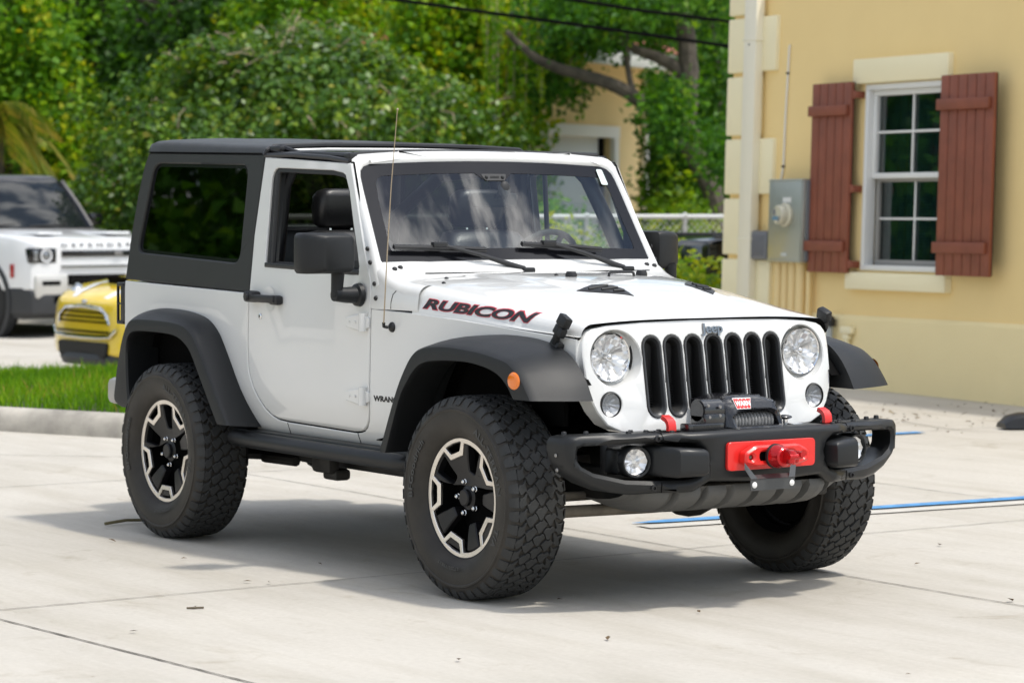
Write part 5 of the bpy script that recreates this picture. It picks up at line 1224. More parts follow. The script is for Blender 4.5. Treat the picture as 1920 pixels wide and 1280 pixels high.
for p, u_ in zip(sp_pts, su):
    p = Vector(p); u_ = Vector(u_); t = Vector((r2.gauss(0, 1), r2.gauss(0, 1), r2.gauss(0, .6))).normalized(); ln = r2.uniform(.15, .42); q0 = p-u_*.05-t*ln*.5; q1 = p+u_*.10*r2.random(); q2 = p+u_*.02+t*ln*.5
    tg_.tube([q0, q1, q2], [.011, .009, .005], 5, 0)
    if r2.random() > .5: tg_.tube([q1, q1+(t*.5+u_*.3+Vector((r2.gauss(0, .4), r2.gauss(0, .4), .2)))*ln*.5], [.007, .004], 4, 0)
struct(tg_.obj('twigs', [TWIG], BUSH), 'stuff')

# ---- vine hung trees on the left
def vine_tree(px, d, top, half, seed, label, nst=170, base_z=-.3, kind='vine_covered_tree', m=LM_VINE, dense=1.0, tlo=0.0, low=.4):
    """hanging curtains of leaves over a trunk; px centre pixel, d distance, half width in metres"""
    r_ = np.random.default_rng(seed); c = at(px, 400, d); T = thing(kind, (c.x, c.y, base_z), label, 'tree', 'trees behind the parking lot')
    a = np.array([RT.x, RT.y, 0]); a /= np.linalg.norm(a); f_ = np.array([FW.x, FW.y, 0]); f_ /= np.linalg.norm(f_)
    C = []; tn = []
    for k in range(nst):
        u = r_.uniform(-1, 1); v = r_.uniform(-1, 1); hz = base_z+(top-base_z)*(1-.35*u*u-.25*v*v)*r_.uniform(.45, 1.0); ln = r_.uniform(.5, 2.4); ti = r_.random()
        o = np.array([c.x, c.y, 0])+a*u*half+f_*v*half*.7; nl = int(ln*62*dense); t_ = r_.random(nl)
        P_ = o+np.array([0, 0, 1.])*(hz-t_*ln)[:, None]+r_.normal(size=(nl, 3))*(.07+.10*np.sin(t_*3.14))[:, None]; P_[:, 2] = np.maximum(P_[:, 2], base_z+low*r_.random(nl)); C.append(P_)
        tn.append(np.clip(tlo+ti*.55+r_.random(nl)*.40-.12*(v > .3), 0, 1))  # strands at the back tinted darker, shade painted into the leaves
    C = np.concatenate(C); tn = np.concatenate(tn)
    leafmesh('crown', C, .125, m, T, (c.x, c.y, base_z), tn, up=.35, aspect=.72, droop=.7, seed=seed, outward=np.array([-f_[0], -f_[1], .3])*.5)
    b = B(); limb(b, [(c.x, c.y, base_z-.2, .30), (c.x+.1, c.y, top*.4, .24), (c.x-.2, c.y+.1, top*.8, .14), (c.x-.3, c.y+.2, top, .05)])
    for k in range(7):
        aa = k*.9; z0 = top*(.35+.08*k); limb(b, [(c.x, c.y, z0, .11), (c.x+.8*math.cos(aa), c.y+.8*math.sin(aa), z0+.5, .07), (c.x+half*.8*math.cos(aa), c.y+half*.8*math.sin(aa), z0+.8, .02)])
    b.obj('trunk', [BARK], T); return T
vine_tree(30, 44, 5.4, 1.15, 31, 'bright yellow green vine hung tree at the far left', 260, tlo=.16)
vine_tree(190, 46, 5.6, 1.35, 32, 'dark green vine hung tree between the palm and the round bush', 300, tlo=-.18)
vine_tree(330, 44.5, 5.5, 1.1, 33, 'green vine draped tree just left of the round bush top', 230, tlo=-.30)
vine_tree(590, 45, 6.2, 1.7, 34, 'yellow green vine hung tree rising behind the round bush', 330, tlo=.22)
vine_tree(850, 43, 5.7, 1.2, 35, 'lime coloured vine hung tree behind the right side of the bush', 280, tlo=.24)
# thin yellow creeper curtain hanging left of the cream house
r_ = np.random.default_rng(77); T = thing('hanging_creeper', tuple(at(985, 360, 41)-Vector((0, 0, 1.4))), 'yellow creeper strands dangling left of the second house', 'creeper'); C = []; tn = []; st_ = B()
for k in range(46):
    px = r_.uniform(905, 1030) if k < 38 else r_.uniform(1060, 1092); d = r_.uniform(40, 42); y0 = r_.uniform(-40, 40); y1 = r_.uniform(90, 270)*(1 if px < 1010 else .85); nl = int((y1-y0)*.24); t_ = r_.random(nl)
    for q in t_:
        p = at(px+r_.normal()*4, y0+(y1-y0)*q, d); C.append(p[:])
    tn += list(np.clip(.35+r_.random()*.5+r_.random(nl)*.25, 0, 1)); st_.tube([at(px, y0, d), at(px+2, (y0+y1)/2, d), at(px, y1, d)], .006, 4, 0)
leafmesh('crown', np.array(C), .11, LM_VINE, T, ORG[T.name], np.array(tn), up=.2, aspect=.7, droop=1.0, seed=78); st_.obj('stem', [TWIG], T)
# far dark wood that closes the view
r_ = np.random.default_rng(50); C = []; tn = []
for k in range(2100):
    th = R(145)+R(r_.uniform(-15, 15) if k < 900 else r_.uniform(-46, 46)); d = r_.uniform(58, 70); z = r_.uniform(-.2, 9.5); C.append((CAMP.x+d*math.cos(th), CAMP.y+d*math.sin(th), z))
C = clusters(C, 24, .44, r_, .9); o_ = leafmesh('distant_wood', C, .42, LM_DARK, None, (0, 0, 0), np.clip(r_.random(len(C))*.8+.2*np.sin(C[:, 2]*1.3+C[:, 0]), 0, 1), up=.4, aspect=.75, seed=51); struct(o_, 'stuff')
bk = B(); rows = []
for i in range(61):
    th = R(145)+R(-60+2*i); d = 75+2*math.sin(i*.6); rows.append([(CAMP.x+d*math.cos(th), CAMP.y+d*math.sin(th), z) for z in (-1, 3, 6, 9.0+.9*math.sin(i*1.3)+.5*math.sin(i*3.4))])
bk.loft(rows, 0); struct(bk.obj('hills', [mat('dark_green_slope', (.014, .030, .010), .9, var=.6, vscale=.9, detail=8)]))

# ---- palm at the left edge
pc = at(-8, 235, 41.5); PALM = thing('palm', (pc.x, pc.y, -.3), 'small palm with drooping yellowish fronds at the left edge', 'palm'); r2 = random.Random(15); C = []; tr_ = B()
limb(tr_, [(pc.x, pc.y, -.4, .14), (pc.x, pc.y, pc.z*.5, .12), (pc.x, pc.y, pc.z+.2, .12)]); tr_.obj('trunk', [BARK], PALM); fr_ = B()
for k in range(38):
    az = k*2.4; el = r2.uniform(-.6, .9); ln = r2.uniform(.7, 1.15); d0 = Vector((math.cos(az)*math.cos(el), math.sin(az)*math.cos(el), math.sin(el))); pth = [Vector((pc.x, pc.y, pc.z+.2))+d0*ln*t+Vector((0, 0, -1.0*t*t*ln)) for t in np.linspace(0, 1, 9)]
    fr_.tube(pth, [.007]*8+[.003], 4, 0)
    sd_ = d0.cross(Vector((0, 0, 1))); sd_ = sd_.normalized() if sd_.length > .01 else Vector((1, 0, 0))
    for i in range(1, 9):
        for s in (-1, 1):
            for j in range(3):
                q = pth[i-1].lerp(pth[i], j/3); e = q+sd_*s*.17+d0*.22+Vector((0, 0, -.26)); fr_.add([q-d0*.02, q+d0*.035, e], [(0, 1, 2)], 1)
fo = fr_.obj('crown', [LM_PALM, LM_PALM], PALM, recalc=False); at_ = fo.data.attributes.new('tint', 'FLOAT', 'FACE'); at_.data.foreach_set('value', np.random.default_rng(3).random(len(fo.data.polygons)).astype(np.float32))

# ---- oak with heavy limbs right of centre
def pl(pts, d): return [(*at(px, py, d+(q[0] if q else 0)), r) for px, py, r, *q in pts]
oc = at(1348, 470, 40); OAK = thing('oak_tree', (oc.x, oc.y, -.2), 'big tree with thick dark bending limbs in front of the second house', 'tree')
ob_ = B()
limb(ob_, pl([(1350, 560, .17), (1348, 470, .14), (1344, 395, .135), (1326, 335, .14), (1302, 285, .15), (1288, 220, .145), (1291, 150, .14), (1285, 60, .13), (1270, -60, .12)], 40), 5, wob=.01)
limb(ob_, pl([(1306, 292, .12), (1262, 245, .11), (1222, 205, .105), (1190, 182, .10), (1150, 160, .095), (1095, 142, .085), (1045, 128, .075), (1000, 106, .06), (950, 60, .04)], 40), 5, wob=.01)
limb(ob_, pl([(1294, 160, .11), (1268, 128, .095), (1232, 108, .08), (1195, 95, .06), (1165, 78, .05), (1120, 60, .03)], 40), 5, wob=.01)
limb(ob_, pl([(1190, 180, .05), (1181, 150, .042), (1175, 110, .042), (1172, 60, .04), (1160, 0, .03)], 40), 5)
limb(ob_, pl([(1284, 40, .09), (1258, 12, .085), (1236, -10, .08), (1200, -60, .06)], 40), 5)
limb(ob_, pl([(1346, 300, .045), (1348, 160, .045), (1332, 40, .04), (1325, -50, .03)], 41.5), 5)
ob_.obj('trunk', [BARK], OAK)
r_ = np.random.default_rng(90); C = []
for (xa, xb, ya, yb_, da, db, n_) in ((1222, 1372, 150, 270, 40.8, 44, 95), (1225, 1290, 170, 260, 38, 39.4, 26), (1325, 1374, 60, 360, 40.6, 43, 75), (1060, 1372, -60, 35, 38, 43, 170), (1080, 1245, 30, 85, 40.6, 42, 50), (1332, 1372, 250, 320, 37.6, 38.6, 22), (1225, 1330, 280, 420, 42, 46, 80), (1000, 1090, 140, 185, 40.4, 42, 22), (985, 1065, 70, 120, 40.5, 43, 26), (1300, 1374, 0, 220, 42, 46, 80), (990, 1210, -40, 78, 39, 43, 120)):
    for k in range(n_): C.append(at(r_.uniform(xa, xb), r_.uniform(ya, yb_), r_.uniform(da, db))[:])
nc = len(C); C = clusters(C, 36, .16, r_, .8); tn = np.clip(np.repeat(r_.random(nc), 36)*.55+r_.random(len(C))*.42, 0, 1)
leafmesh('crown', C, .105, LM_OAK, OAK, (oc.x, oc.y, -.2), tn, up=.55, aspect=.62, seed=91)

# ---- shrubs behind the fence and the lime hedge in front of it
def shrub(px, py, d, rx, rz, seed, label, cat, m, kind, group=None, n_=110, per=26, leaf=.11, base=0.0, lo=0.0):
    r_ = np.random.default_rng(seed); c = at(px, py, d); T = thing(kind, (c.x, c.y, base), label, cat, group); u = r_.normal(size=(n_, 3)); u /= np.linalg.norm(u, axis=1)[:, None]; u[:, 2] = np.abs(u[:, 2])*1.1-.12
    P_ = np.array([c.x, c.y, base+.1])+u*np.array([rx, rx, rz])*(.55+.45*r_.random(n_))[:, None]*(1+.15*np.sin(u[:, 0]*9+seed))[:, None]
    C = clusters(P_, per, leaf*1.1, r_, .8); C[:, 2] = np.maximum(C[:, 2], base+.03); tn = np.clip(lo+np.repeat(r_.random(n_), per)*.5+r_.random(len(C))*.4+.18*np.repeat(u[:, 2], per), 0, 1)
    leafmesh('crown', C, leaf, m, T, (c.x, c.y, base), tn, up=.6, aspect=.55, seed=seed+1, outward=np.repeat(u, per, 0)*.6)
    b = B()
    for k in range(5): a = k*1.26+seed; b.tube([(c.x+.05*math.cos(a), c.y+.05*math.sin(a), base-.1), (c.x+rx*.3*math.cos(a), c.y+rx*.3*math.sin(a), base+rz*.4), (c.x+rx*.6*math.cos(a), c.y+rx*.6*math.sin(a), base+rz*.75)], [.03, .02, .008], 6, 0)
    b.obj('trunk', [BARK], T); return T
GS = 'shrubs behind the wire fence'
shrub(1262, 430, 39.5, .62, 1.75, 101, 'yellow green shrub behind the fence beside the second house corner', 'shrub', LM_SHRUB, 'shrub', GS, 120, lo=-.15)
shrub(1290, 440, 37.4, .6, 1.25, 102, 'low lime shrub behind the fence next to the big tree trunk', 'shrub', LM_SHRUB, 'shrub', GS, 90, lo=-.05)
shrub(1248, 430, 42, .40, 2.5, 103, 'tall dark green shrub against the second house downpipe', 'shrub', LM_OAK, 'shrub', GS, 90)
shrub(1120, 440, 36.5, 1.2, .95, 104, 'dark low shrub behind the fence seen through the windscreen', 'shrub', LM_OAK, 'shrub', GS, 110)
shrub(1000, 440, 37, 1.3, 1.4, 105, 'dark shrub behind the fence right of the round bush', 'shrub', LM_OAK, 'shrub', GS, 110)
GH = 'lime hedge plants along the lot edge'
shrub(1322, 500, 26.4, .46, .88, 111, 'lime hedge plant at the house corner beside the dark pickup', 'hedge plant', LM_SHRUB, 'hedge_plant', GH, 120, 22, .085, lo=.08)
shrub(1268, 480, 26.9, .46, 1.02, 112, 'taller lime hedge plant just right of the folded mirror', 'hedge plant', LM_SHRUB, 'hedge_plant', GH, 120, 22, .085, lo=.12)
shrub(1165, 480, 27.6, .50, 1.05, 113, 'lime hedge plant seen low in the windscreen right corner', 'hedge plant', LM_SHRUB, 'hedge_plant', GH, 110, 22, .085, lo=.1)
shrub(1060, 480, 28, .50, 1.05, 114, 'lime hedge plant seen through the steering wheel', 'hedge plant', LM_SHRUB, 'hedge_plant', GH, 110, 22, .085, lo=.1)
# ---- trees across the street behind the photographer's left, mirrored in the glass
for i, (x, y, s_, lab) in enumerate(((-29, -3, 1.0, 'broad dark tree across the lot nearest the parked cars'), (-31, -15, 1.25, 'tallest dark tree across the lot'), (-23, -19, .75, 'smaller dark tree across the lot far from the cars'), (-42, -14, 1.2, 'dark tree standing behind the tallest one across the lot'))):
    r_ = np.random.default_rng(200+i); T = thing('street_tree', (x, y, 0), lab, 'tree', 'trees across the lot'); n_ = 260; u = r_.normal(size=(n_, 3)); u /= np.linalg.norm(u, axis=1)[:, None]
    P_ = np.array([x, y, 3.6*s_])+u*np.array([3.2, 3.2, 3.1])*s_*(.45+.55*r_.random(n_))[:, None]; C = clusters(P_, 24, .34*s_, r_, .8); C[:, 2] = np.maximum(C[:, 2], .1)
    leafmesh('crown', C, .30*s_, LM_OAK, T, (x, y, 0), np.clip(np.repeat(r_.random(n_), 24)*.6+r_.random(len(C))*.4, 0, 1), up=.5, aspect=.6, seed=210+i)
    b = B(); limb(b, [(x, y, -.1, .3*s_), (x+.1, y, 1.6*s_, .24*s_), (x, y+.1, 3.4*s_, .15*s_), (x-.1, y, 5*s_, .05)]); b.obj('trunk', [BARK], T)
# ================================================================ second house, fence, cables
P1 = at(1205, 420, 47); P0 = at(1000, 420, 43.2); u_ = Vector((P0.x-P1.x, P0.y-P1.y, 0)).normalized(); n_ = Vector((u_.y, -u_.x, 0))
if n_.dot(CAMP-P1) < 0: n_ = -n_
H2 = bpy.data.objects.new('garage_house', None); COL.objects.link(H2); ORG['garage_house'] = Vector((0, 0, 0)); M2 = Matrix((u_, -n_, Vector((0, 0, 1)))).transposed().to_4x4(); M2.translation = Vector((P1.x, P1.y, -.1)); H2.matrix_world = M2
tag(H2, 'cream house with white garage door and red tile roof behind the big tree', 'house')
CRW = stucco('cream_stucco', (.80, .62, .32), (.74, .57, .29)); WH2 = mat('white_fascia', (.78, .77, .74), .6); TILE = mat('red_roof_tile', (.34, .10, .065), .8, var=.45, vscale=6, bump=.8, bscale=14)
w = B(); w.panel([(0, -.3), (4.7, -.3), (4.7, 3.72), (0, 3.72)], [[(1.35, -.3), (4.3, -.3), (4.3, 2.50), (1.35, 2.50)]], lambda a, b, q: (a, -q, b), .2, 0, 0); w.box((.1, 1.5, 1.7), (.2, 2.8, 4.05), 0); w.box((2.35, 2.9, 1.7), (4.7, .2, 4.05), 0); w.box((4.6, 1.5, 1.7), (.2, 2.8, 4.05), 0); w.obj('wall', [CRW], H2)
t = B(); t.box((2.825, -.03, 2.59), (3.4, .10, .18), 0, .01); t.box((1.25, -.03, 1.1), (.18, .10, 2.8), 0, .01); t.box((4.42, -.03, 1.1), (.24, .10, 2.8), 0, .01); t.obj('door_trim', [WH2], H2)
g = B(); g.box((2.9, .16, 1.1), (2.9, .05, 2.85), 0)
for i in range(5): g.box((2.9, .13, .05+i*.58), (2.86, .02, .54), 0, .008)
g.obj('garage_door', [mat('white_garage_door', (.66, .68, .70), .5)], H2); g = B(); g.box((1.45, .12, 1.1), (.16, .06, 2.8), 0); g.obj('door_gap', [VOID], H2)
f_ = B(); f_.box((2.2, -.45, 3.66), (5.2, .9, .05), 0); f_.box((2.2, -.92, 3.66), (5.3, .05, .26), 1, .01); f_.box((-.42, 1.2, 3.66), (.05, 4.3, .26), 1, .01); f_.box((-.2, 1.2, 3.655), (.40, 4.3, .04), 0); f_.obj('eaves', [CRW, WH2], H2)
r_ = B(); r_.loft([[(-.46, -.98, 3.79), (4.9, -.98, 3.79)], [(1.6, 1.2, 4.45), (3.0, 1.2, 4.45)], [(-.46, 3.4, 3.79), (4.9, 3.4, 3.79)]], 0); r_.add([(-.46, -.98, 3.79), (1.6, 1.2, 4.45), (-.46, 3.4, 3.79)], [(0, 1, 2)]); r_.add([(4.9, -.98, 3.79), (3.0, 1.2, 4.45), (4.9, 3.4, 3.79)], [(0, 1, 2)]); r_.obj('roof', [TILE], H2)
d = B(); d.box((.06, -.06, 1.7), (.10, .09, 3.7), 0, .01); d.obj('downspout', [WH2], H2)
# wire fence with pipe rail
A = at(960, 420, 33.5); Bp = at(1400, 420, 35.0); A.z = Bp.z = 0; FEN = thing('wire_fence', (A.x, A.y, 0), 'galvanised chain link fence with a top pipe rail behind the lime hedge', 'fence'); dv = (Bp-A); ln = dv.length; dv.normalize(); zt = 1.285
GALP = mat('galvanised_pipe', (.50, .50, .49), .4, metal=.6)
b = B(); b.tube([A-dv*3+Vector((0, 0, zt)), Bp+dv*1.5+Vector((0, 0, zt))], .030, 10, 0); b.obj('rail', [GALP], FEN)
for k in range(4): p = A+dv*(ln*(.727-.42*k)); b = B(); b.cyl(p+Vector((0, 0, -.1)), p+Vector((0, 0, zt)), .028, 10, 0); b.ball(p+Vector((0, 0, zt+.015)), .036, 0, 10, 6); b.obj('post', [GALP], FEN)
b = B(); x = -3.0
while x < ln+1.5:
    for s in (-1, 1):
        p0 = A+dv*x+Vector((0, 0, .05)); p1 = A+dv*(x+s*1.22)+Vector((0, 0, zt-.01)); b.tube([p0, p1], .0028, 4, 0, caps=False)
    x += .085
b.obj('wire_mesh', [GALP], FEN)
# overhead cables
for i, (p0, p1, p2) in enumerate((((1000, -12), (1200, 20), (1480, 55)), ((900, 22), (1140, 55), (1480, 103)))):
    b = B(); q = [at(*p0, 31), at(*p1, 31.2), at(*p2, 31.6)]; e0 = q[0]+(q[0]-q[2])*1.5; e1 = q[2]+(q[2]-q[0])*.6; b.tube([e0, q[0], q[1], q[2], e1], .021, 6, 0)
    tag(b.obj('overhead_cable', [VOID]), ('upper black overhead cable crossing before the big tree', 'lower black overhead cable crossing before the big tree')[i], 'cable', 'overhead cables')
# ================================================================ parked vehicles behind
def frame_obj(name, px, py, d, local, zg, heading, label, cat):
    """root placed so that the local point is seen at that pixel from d metres"""
    th = heading; W_ = at(px, py, d); c, s = math.cos(th), math.sin(th); lx, ly, lz = local
    o = bpy.data.objects.new(name, None); COL.objects.link(o); o.location = (W_.x-(lx*c-ly*s), W_.y-(lx*s+ly*c), zg); o.rotation_euler.z = th; ORG[o.name] = Vector((0, 0, 0)); return tag(o, label, cat)
CARW = mat('white_car_paint', (.82, .83, .84), .3, coat=1.0); CARBK = mat('black_car_gloss', (.010, .010, .012), .1, coat=.5); GUN = mat('dark_grey_cladding', (.036, .038, .042), .5); SILV = mat('silver_insert', (.62, .61, .58), .35, metal=.3)
LAMPG = mat('lamp_glass', (.25, .26, .27), .05, metal=.5, coat=1.0); LAMPW = mat('lamp_ring', (.75, .76, .78), .2); CARGL = mat('dark_car_window', (.010, .013, .015), .04, spec=.4); YEL = mat('yellow_car_paint', (.88, .62, .022), .28, coat=1.0); CARTY = mat('parked_tyre', (.02, .02, .02), .8)
def hull(b, secs, mi=0, n=5):
    rows = []
    for x, hw, hwt, z0, z1, r in secs:
        rows.append([(x, y, z) for y, z in rpoly([(-hw, z0), (hw, z0), (hw, z0+(z1-z0)*.55), (hwt, z1), (-hwt, z1), (-hw, z0+(z1-z0)*.55)], [r, r, .10, r, r, .10], 3)])
    b.loft(rows, mi, closev=True, cap0=True, cap1=True)
def car_wheel(parent, x, y, r, wd, rimm):
    s = 1 if y > 0 else -1; b = B(); b.lathe([(r*.62, wd*.46), (r*.9, wd*.5), (r*.98, wd*.40), (r, wd*.2), (r, -wd*.2), (r*.98, -wd*.4), (r*.6, -wd*.5)], (x, y, r), (0, s, 0), 32, 0); w_ = b.obj('wheel', [CARTY], parent)
    b = B(); b.lathe([(r*.63, wd*.44), (r*.58, wd*.38), (r*.5, wd*.30), (r*.15, wd*.34), (.0001, wd*.36)], (x, y, r), (0, s, 0), 32, 0)
    for k in range(5):
        a = k*1.2566; b.tube([(x+r*.12*math.cos(a), y+s*wd*.36, r+r*.12*math.sin(a)), (x+r*.58*math.cos(a), y+s*wd*.42, r+r*.58*math.sin(a))], r*.09, 6, 1)
    b.obj('rim', [GUN, rimm], w_)
# ---- tall white off-roader
SUV = frame_obj('white_suv', 72, 479, 35.0, (-.12, -.765, .985), -.2, R(8.6), 'tall white boxy suv with black roof parked at the left edge', 'car')
b = B(); hull(b, [(-.015, .84, .80, .60, 1.10, .03), (-.03, .93, .88, .58, 1.14, .04), (-.12, .975, .93, .56, 1.175, .05), (-.40, .995, .95, .55, 1.215, .05), (-1.0, 1.0, .955, .55, 1.255, .05), (-1.38, 1.0, .96, .55, 1.285, .05), (-1.45, 1.0, .965, .55, 1.30, .05), (-4.85, 1.0, .965, .55, 1.30, .05), (-4.95, .96, .92, .6, 1.25, .05)], 0)
for y in (-.50, .50): b.box((-.75, y, 1.245), (1.0, .34, .03), 0, .012)
b.obj('body', [CARW], SUV, ang=40)
b = B(); rows = []
for z, x0, hw in ((1.285, -1.40, .90), (1.32, -1.42, .895), (1.78, -1.80, .80), (1.86, -1.90, .775)): rows.append([(x, y, z) for x, y in rpoly([(x0, -hw), (x0+.03, 0), (x0, hw), (-4.8, hw), (-4.8, -hw)], [.06, .2, .06, .1, .1], 3)])
b.loft(rows, 0, closev=True); b.obj('windows', [CARGL], SUV)
b = B(); rows = []
for z, x0, hw, xr_ in ((1.845, -1.88, .79, -4.8), (1.88, -1.90, .80, -4.82), (1.93, -1.98, .78, -4.8), (1.955, -2.15, .70, -4.7)): rows.append([(x, y, z) for x, y in rpoly([(x0, -hw), (x0, hw), (xr_, hw), (xr_, -hw)], .08, 3)])
b.loft(rows, 0, closev=True, cap0=True, cap1=True); b.obj('roof', [CARBK], SUV)
b = B()
for s in (-1, 1):
    b = B(); b.tube([(-1.40, s*.905, 1.29), (-1.62, s*.855, 1.57), (-1.88, s*.79, 1.86)], [.045, .04, .04], 8, 0); b.obj('pillar', [CARBK], SUV)
    b = B(); b.tube([(-2.35, s*.90, 1.29), (-2.45, s*.80, 1.86)], .05, 6, 0); b.obj('pillar', [CARBK], SUV)
b = B(); b.box((-1.36, 0, 1.288), (.10, 1.7, .02), 0, .004); b.tube([(-1.36, -.75, 1.31), (-1.42, -.2, 1.335)], .012, 5, 0); b.tube([(-1.36, -.05, 1.31), (-1.42, .55, 1.335)], .012, 5, 0); b.obj('wipers', [TRIM], SUV)
for s in (-1, 1):
    b = B(); b.box((-.085, s*.765, .985), (.16, .37, .185), 0, .02); lp = b.obj('headlight', [CARBK], SUV)
    o = Vector((-.002, s*.735, .985)); b = B(); b.lathe([(.060, -.01), (.062, .008), (.080, .010), (.082, -.01)], o, (1, 0, 0), 28, 0); b.obj('lamp_ring', [LAMPW], lp); b = B(); b.lathe([(.058, -.005), (.04, .006), (.0001, .010)], o, (1, 0, 0), 24, 0); b.obj('lens', [LAMPG], lp); b = B(); b.box((.0, s*.885, .985), (.012, .06, .13), 0, .004); b.obj('lens', [LAMPG], lp)
    b = B(); b.box((-.06, s*.66, .615), (.17, .48, .30), 0, .05); fi = b.obj('bumper_insert', [SILV], SUV); b = B(); b.box((.027, s*.68, .66), (.02, .26, .05), 0, .015); b.obj('air_slot', [VOID], fi)
    b = B(); b.lathe([(.50, -.10), (.52, .02), (.46, .03), (.40, -.05), (.0001, -.12)], (-.88, s*.99, .42), (0, s, 0), 36, 0); b.obj('wheel_arch', [GUN], SUV); car_wheel(SUV, -.88, s*.875, .405, .26, GUN); car_wheel(SUV, -3.9, s*.875, .405, .26, GUN)
    b = B(); b.box((-.33, s*1.0, .80), (.07, .02, .16), 0, .008); b.obj('side_marker', [REDL], SUV)
    b = B(); b.box((-1.55, s*1.06, 1.40), (.12, .20, .16), 0, .04); b.box((-1.55, s*.96, 1.34), (.06, .16, .03), 0, .01); b.obj('door_mirror', [CARBK], SUV)
b = B(); b.box((-.015, 0, 1.005), (.05, 1.02, .075), 0, .01); b.box((.003, 0, .855), (.03, 1.04, .014), 1, .003); b.box((-.01, 0, .69), (.05, .84, .13), 2, .01); b.box((.018, .30, 1.005), (.012, .12, .05), 3, .01)
for i in range(4): b.box((.018, 0, .64+i*.033), (.01, .8, .006), 0)
b.obj('grille', [CARBK, VOID, VOID, STEEL], SUV)
b = B(); hull(b, [(.03, .80, .80, .30, .52, .04), (-.02, .92, .93, .28, .57, .05), (-.15, .985, .985, .27, .62, .05), (-.42, 1.0, 1.0, .27, .62, .05)], 0); b.box((-.01, -.50, .46), (.10, .30, .10), 1, .02); b.box((-.01, .50, .46), (.10, .30, .10), 1, .02); b.box((-2.5, 0, .40), (4.6, 1.94, .34), 0, .05); b.obj('bumper', [GUN, VOID], SUV)
b = B(); b.text('DEFENDER', .1, lambda u, v, q: (-.018+q-(v)*.30, u, 1.108+v), .003, 0, 0, .002, sp=1.9, fit=(1.02, .042)); b.obj('bonnet_lettering', [GUN], SUV)
# ---- small yellow hatchback
MINI = frame_obj('yellow_hatchback', 158, 572, 27.8, (0, 0, .735), -.2, R(-27-61), 'small yellow hatchback with white bonnet stripe behind the white car', 'car')
b = B(); hull(b, [(.0, .50, .46, .24, .70, .06), (-.04, .66, .60, .22, .745, .08), (-.14, .78, .70, .21, .80, .10), (-.35, .835, .74, .20, .87, .12), (-.75, .845, .74, .20, .935, .12), (-1.10, .845, .74, .20, .965, .12), (-3.5, .845, .74, .2, .98, .12), (-3.62, .75, .65, .3, .9, .1)], 0)
b.obj('body', [YEL], MINI, ang=50)
b = B(); rows = []
for z, x0, xr_, hw in ((.96, -1.05, -3.5, .72), (1.30, -1.55, -3.35, .62), (1.38, -1.72, -3.25, .58)): rows.append([(x, y, z) for x, y in rpoly([(x0, -hw), (x0+.06, 0), (x0, hw), (xr_, hw), (xr_, -hw)], [.1, .3, .1, .1, .1], 3)])
b.loft(rows, 0, closev=True); b.obj('windows', [CARGL], MINI)
b = B(); rows = []
for z, k in ((1.375, 1.0), (1.41, .98), (1.43, .85)): rows.append([(-2.48+x*k, y*k, z) for x, y in rpoly([(.80, -.60), (.86, 0), (.80, .60), (-.80, .60), (-.80, -.60)], [.1, .3, .1, .1, .1], 3)])
b.loft(rows, 0, closev=True, cap0=True, cap1=True); b.obj('roof', [LAMPW], MINI)
b = B()
for i, z in enumerate((.535, .58, .625)): hw = (.46, .43, .36)[i]; b.box((.006, 0, z), (.04, hw*2, .012), 0, .003)
b.tube([(.005, -.48, .515), (.012, -.45, .60), (.012, -.34, .662), (.014, 0, .682), (.012, .34, .662), (.012, .45, .60), (.005, .48, .515)], .018, 8, 1); b.tube([(-.005, -.60, .475), (.02, -.52, .405), (.03, -.3, .395), (.032, 0, .392), (.03, .3, .395), (.02, .52, .405), (-.005, .60, .475)], .018, 8, 1)
b.box((.01, 0, .445), (.035, .98, .014), 0, .003); b.obj('grille', [VOID, CHR], MINI)
b = B(); b.panel(rpoly([(-.44, .20), (.44, .20), (.48, .345), (-.48, .345)], .05), [], lambda u, v, q: (.050-.09*u*u+q, u, v), .04, .006, 0); b.obj('lower_intake', [MESH], MINI)
b = B(); rows = []
for y in np.linspace(-.82, .82, 15): e = .04-.34*abs(y/.82)**3; rows.append([(e-.06, y, .245), (e+.01, y, .235), (e+.03, y, .19), (e-.0, y, .125), (e-.25, y, .11), (e-.25, y, .2)])
b.loft(rows, 0, cap0=True, cap1=True); b.obj('front_lip', [GUN], MINI)
for s in (-1, 1):
    b = B(); nrm = Vector((.80, s*.34, .50)).normalized(); o = Vector((-.17, s*.625, .715)); b.lathe([(.185, -.06), (.190, .0), (.175, .018), (.16, .014)], o, nrm, 28, 0); hl = b.obj('headlight', [CHR], MINI); hl.scale = (1, 1, 1); b = B(); b.lathe([(.165, .010), (.09, .036), (.0001, .042)], o, nrm, 24, 0); b.obj('lens', [mat('mini_lens', (.62, .64, .66), .08, metal=.6, coat=1)], hl)
    car_wheel(MINI, -.62, s*.755, .30, .19, SILV); car_wheel(MINI, -3.05, s*.755, .30, .19, SILV)
b = B(); b.panel(rpoly([(-.64, -.19), (-.46, -.19), (-.46, .19), (-.64, .19)], .03), [], lambda u, v, q: (-.36+(u+.55)*.1, v, .925+(u+.55)*.3+q), .02, .004, 0); b.obj('bonnet_scoop', [VOID], MINI)
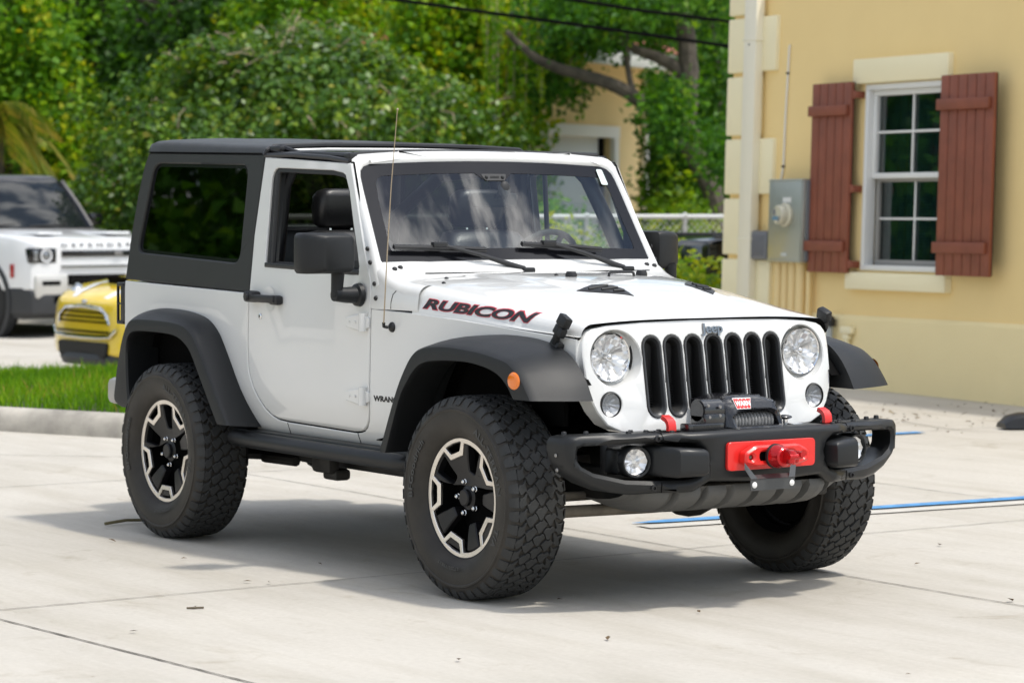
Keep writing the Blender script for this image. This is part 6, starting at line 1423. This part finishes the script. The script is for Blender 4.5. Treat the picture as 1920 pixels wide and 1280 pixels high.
for s in (-1, 1):
    b = B(); b.loft([[(x, s*(y0), z), (x, s*(y0+.14), z-.006)] for x, y0, z in ((-.06, .26, .760), (-.14, .28, .806), (-.35, .30, .879), (-.75, .32, .944), (-1.05, .33, .971))], 0); b.obj('bonnet_stripe', [LAMPW], MINI)
b = B(); b.ball((.0, 0, .722), (.02, .05, .02), 0, 12, 6); b.obj('badge', [CHR], MINI)
# ---- black pickup half hidden by the yellow house
PK = frame_obj('black_pickup', 1243, 432, 28.0, (0, .0, 1.20), -.05, math.atan2(-.98, -.20), 'black pickup truck half hidden behind the yellow house corner', 'pickup')
for _ in [0]:
    b = B(); rows = []
    hull(b, [(0.0, .86, .84, .55, 1.13, .05), (-.03, .93, .90, .5, 1.18, .06), (-.12, .97, .93, .48, 1.20, .06), (-1.9, .98, .94, .48, 1.21, .06), (-2.0, .98, .94, .48, 1.21, .06), (-5.3, .97, .9, .48, 1.12, .1), (-5.5, .85, .8, .55, 1.0, .1)], 0); b.obj('body', [CARBK], PK, ang=40)
    b = B(); rows = []
    for z, x0, xr_, hw in ((1.18, -1.95, -4.2, .88), (1.65, -2.1, -3.7, .74), (1.82, -2.2, -3.5, .68)): rows.append([(x, y, z) for x, y in rpoly([(x0, -hw), (x0, hw), (xr_, hw), (xr_, -hw)], .1, 3)])
    b.loft(rows, 0, closev=True, cap1=True); b.obj('cab', [CARGL], PK)
    for s in (-1, 1): b = B(); b.box((-1.0, s*.95, 1.215), (1.9, .07, .03), 0, .01); b.obj('bed_rail', [GUN], PK)
    for s in (-1, 1):
        b = B(); rows = []
        for k in range(15):
            a = math.pi*k/14; rows.append([(-.98+r_*math.cos(a), s*q, .46+r_*math.sin(a)) for r_, q in ((.56, .97), (.555, 1.02), (.47, 1.02), (.46, .9))])
        b.loft(rows, 0); b.obj('wheel_arch', [GUN], PK); b = B(); b.lathe([(.46, .0), (.0001, .0)], (-.98, s*.985, .46), (0, s, 0), 28, 0); b.obj('arch_liner', [VOID], PK); car_wheel(PK, -.98, s*.86, .40, .26, GUN); car_wheel(PK, -4.5, s*.86, .40, .26, GUN)
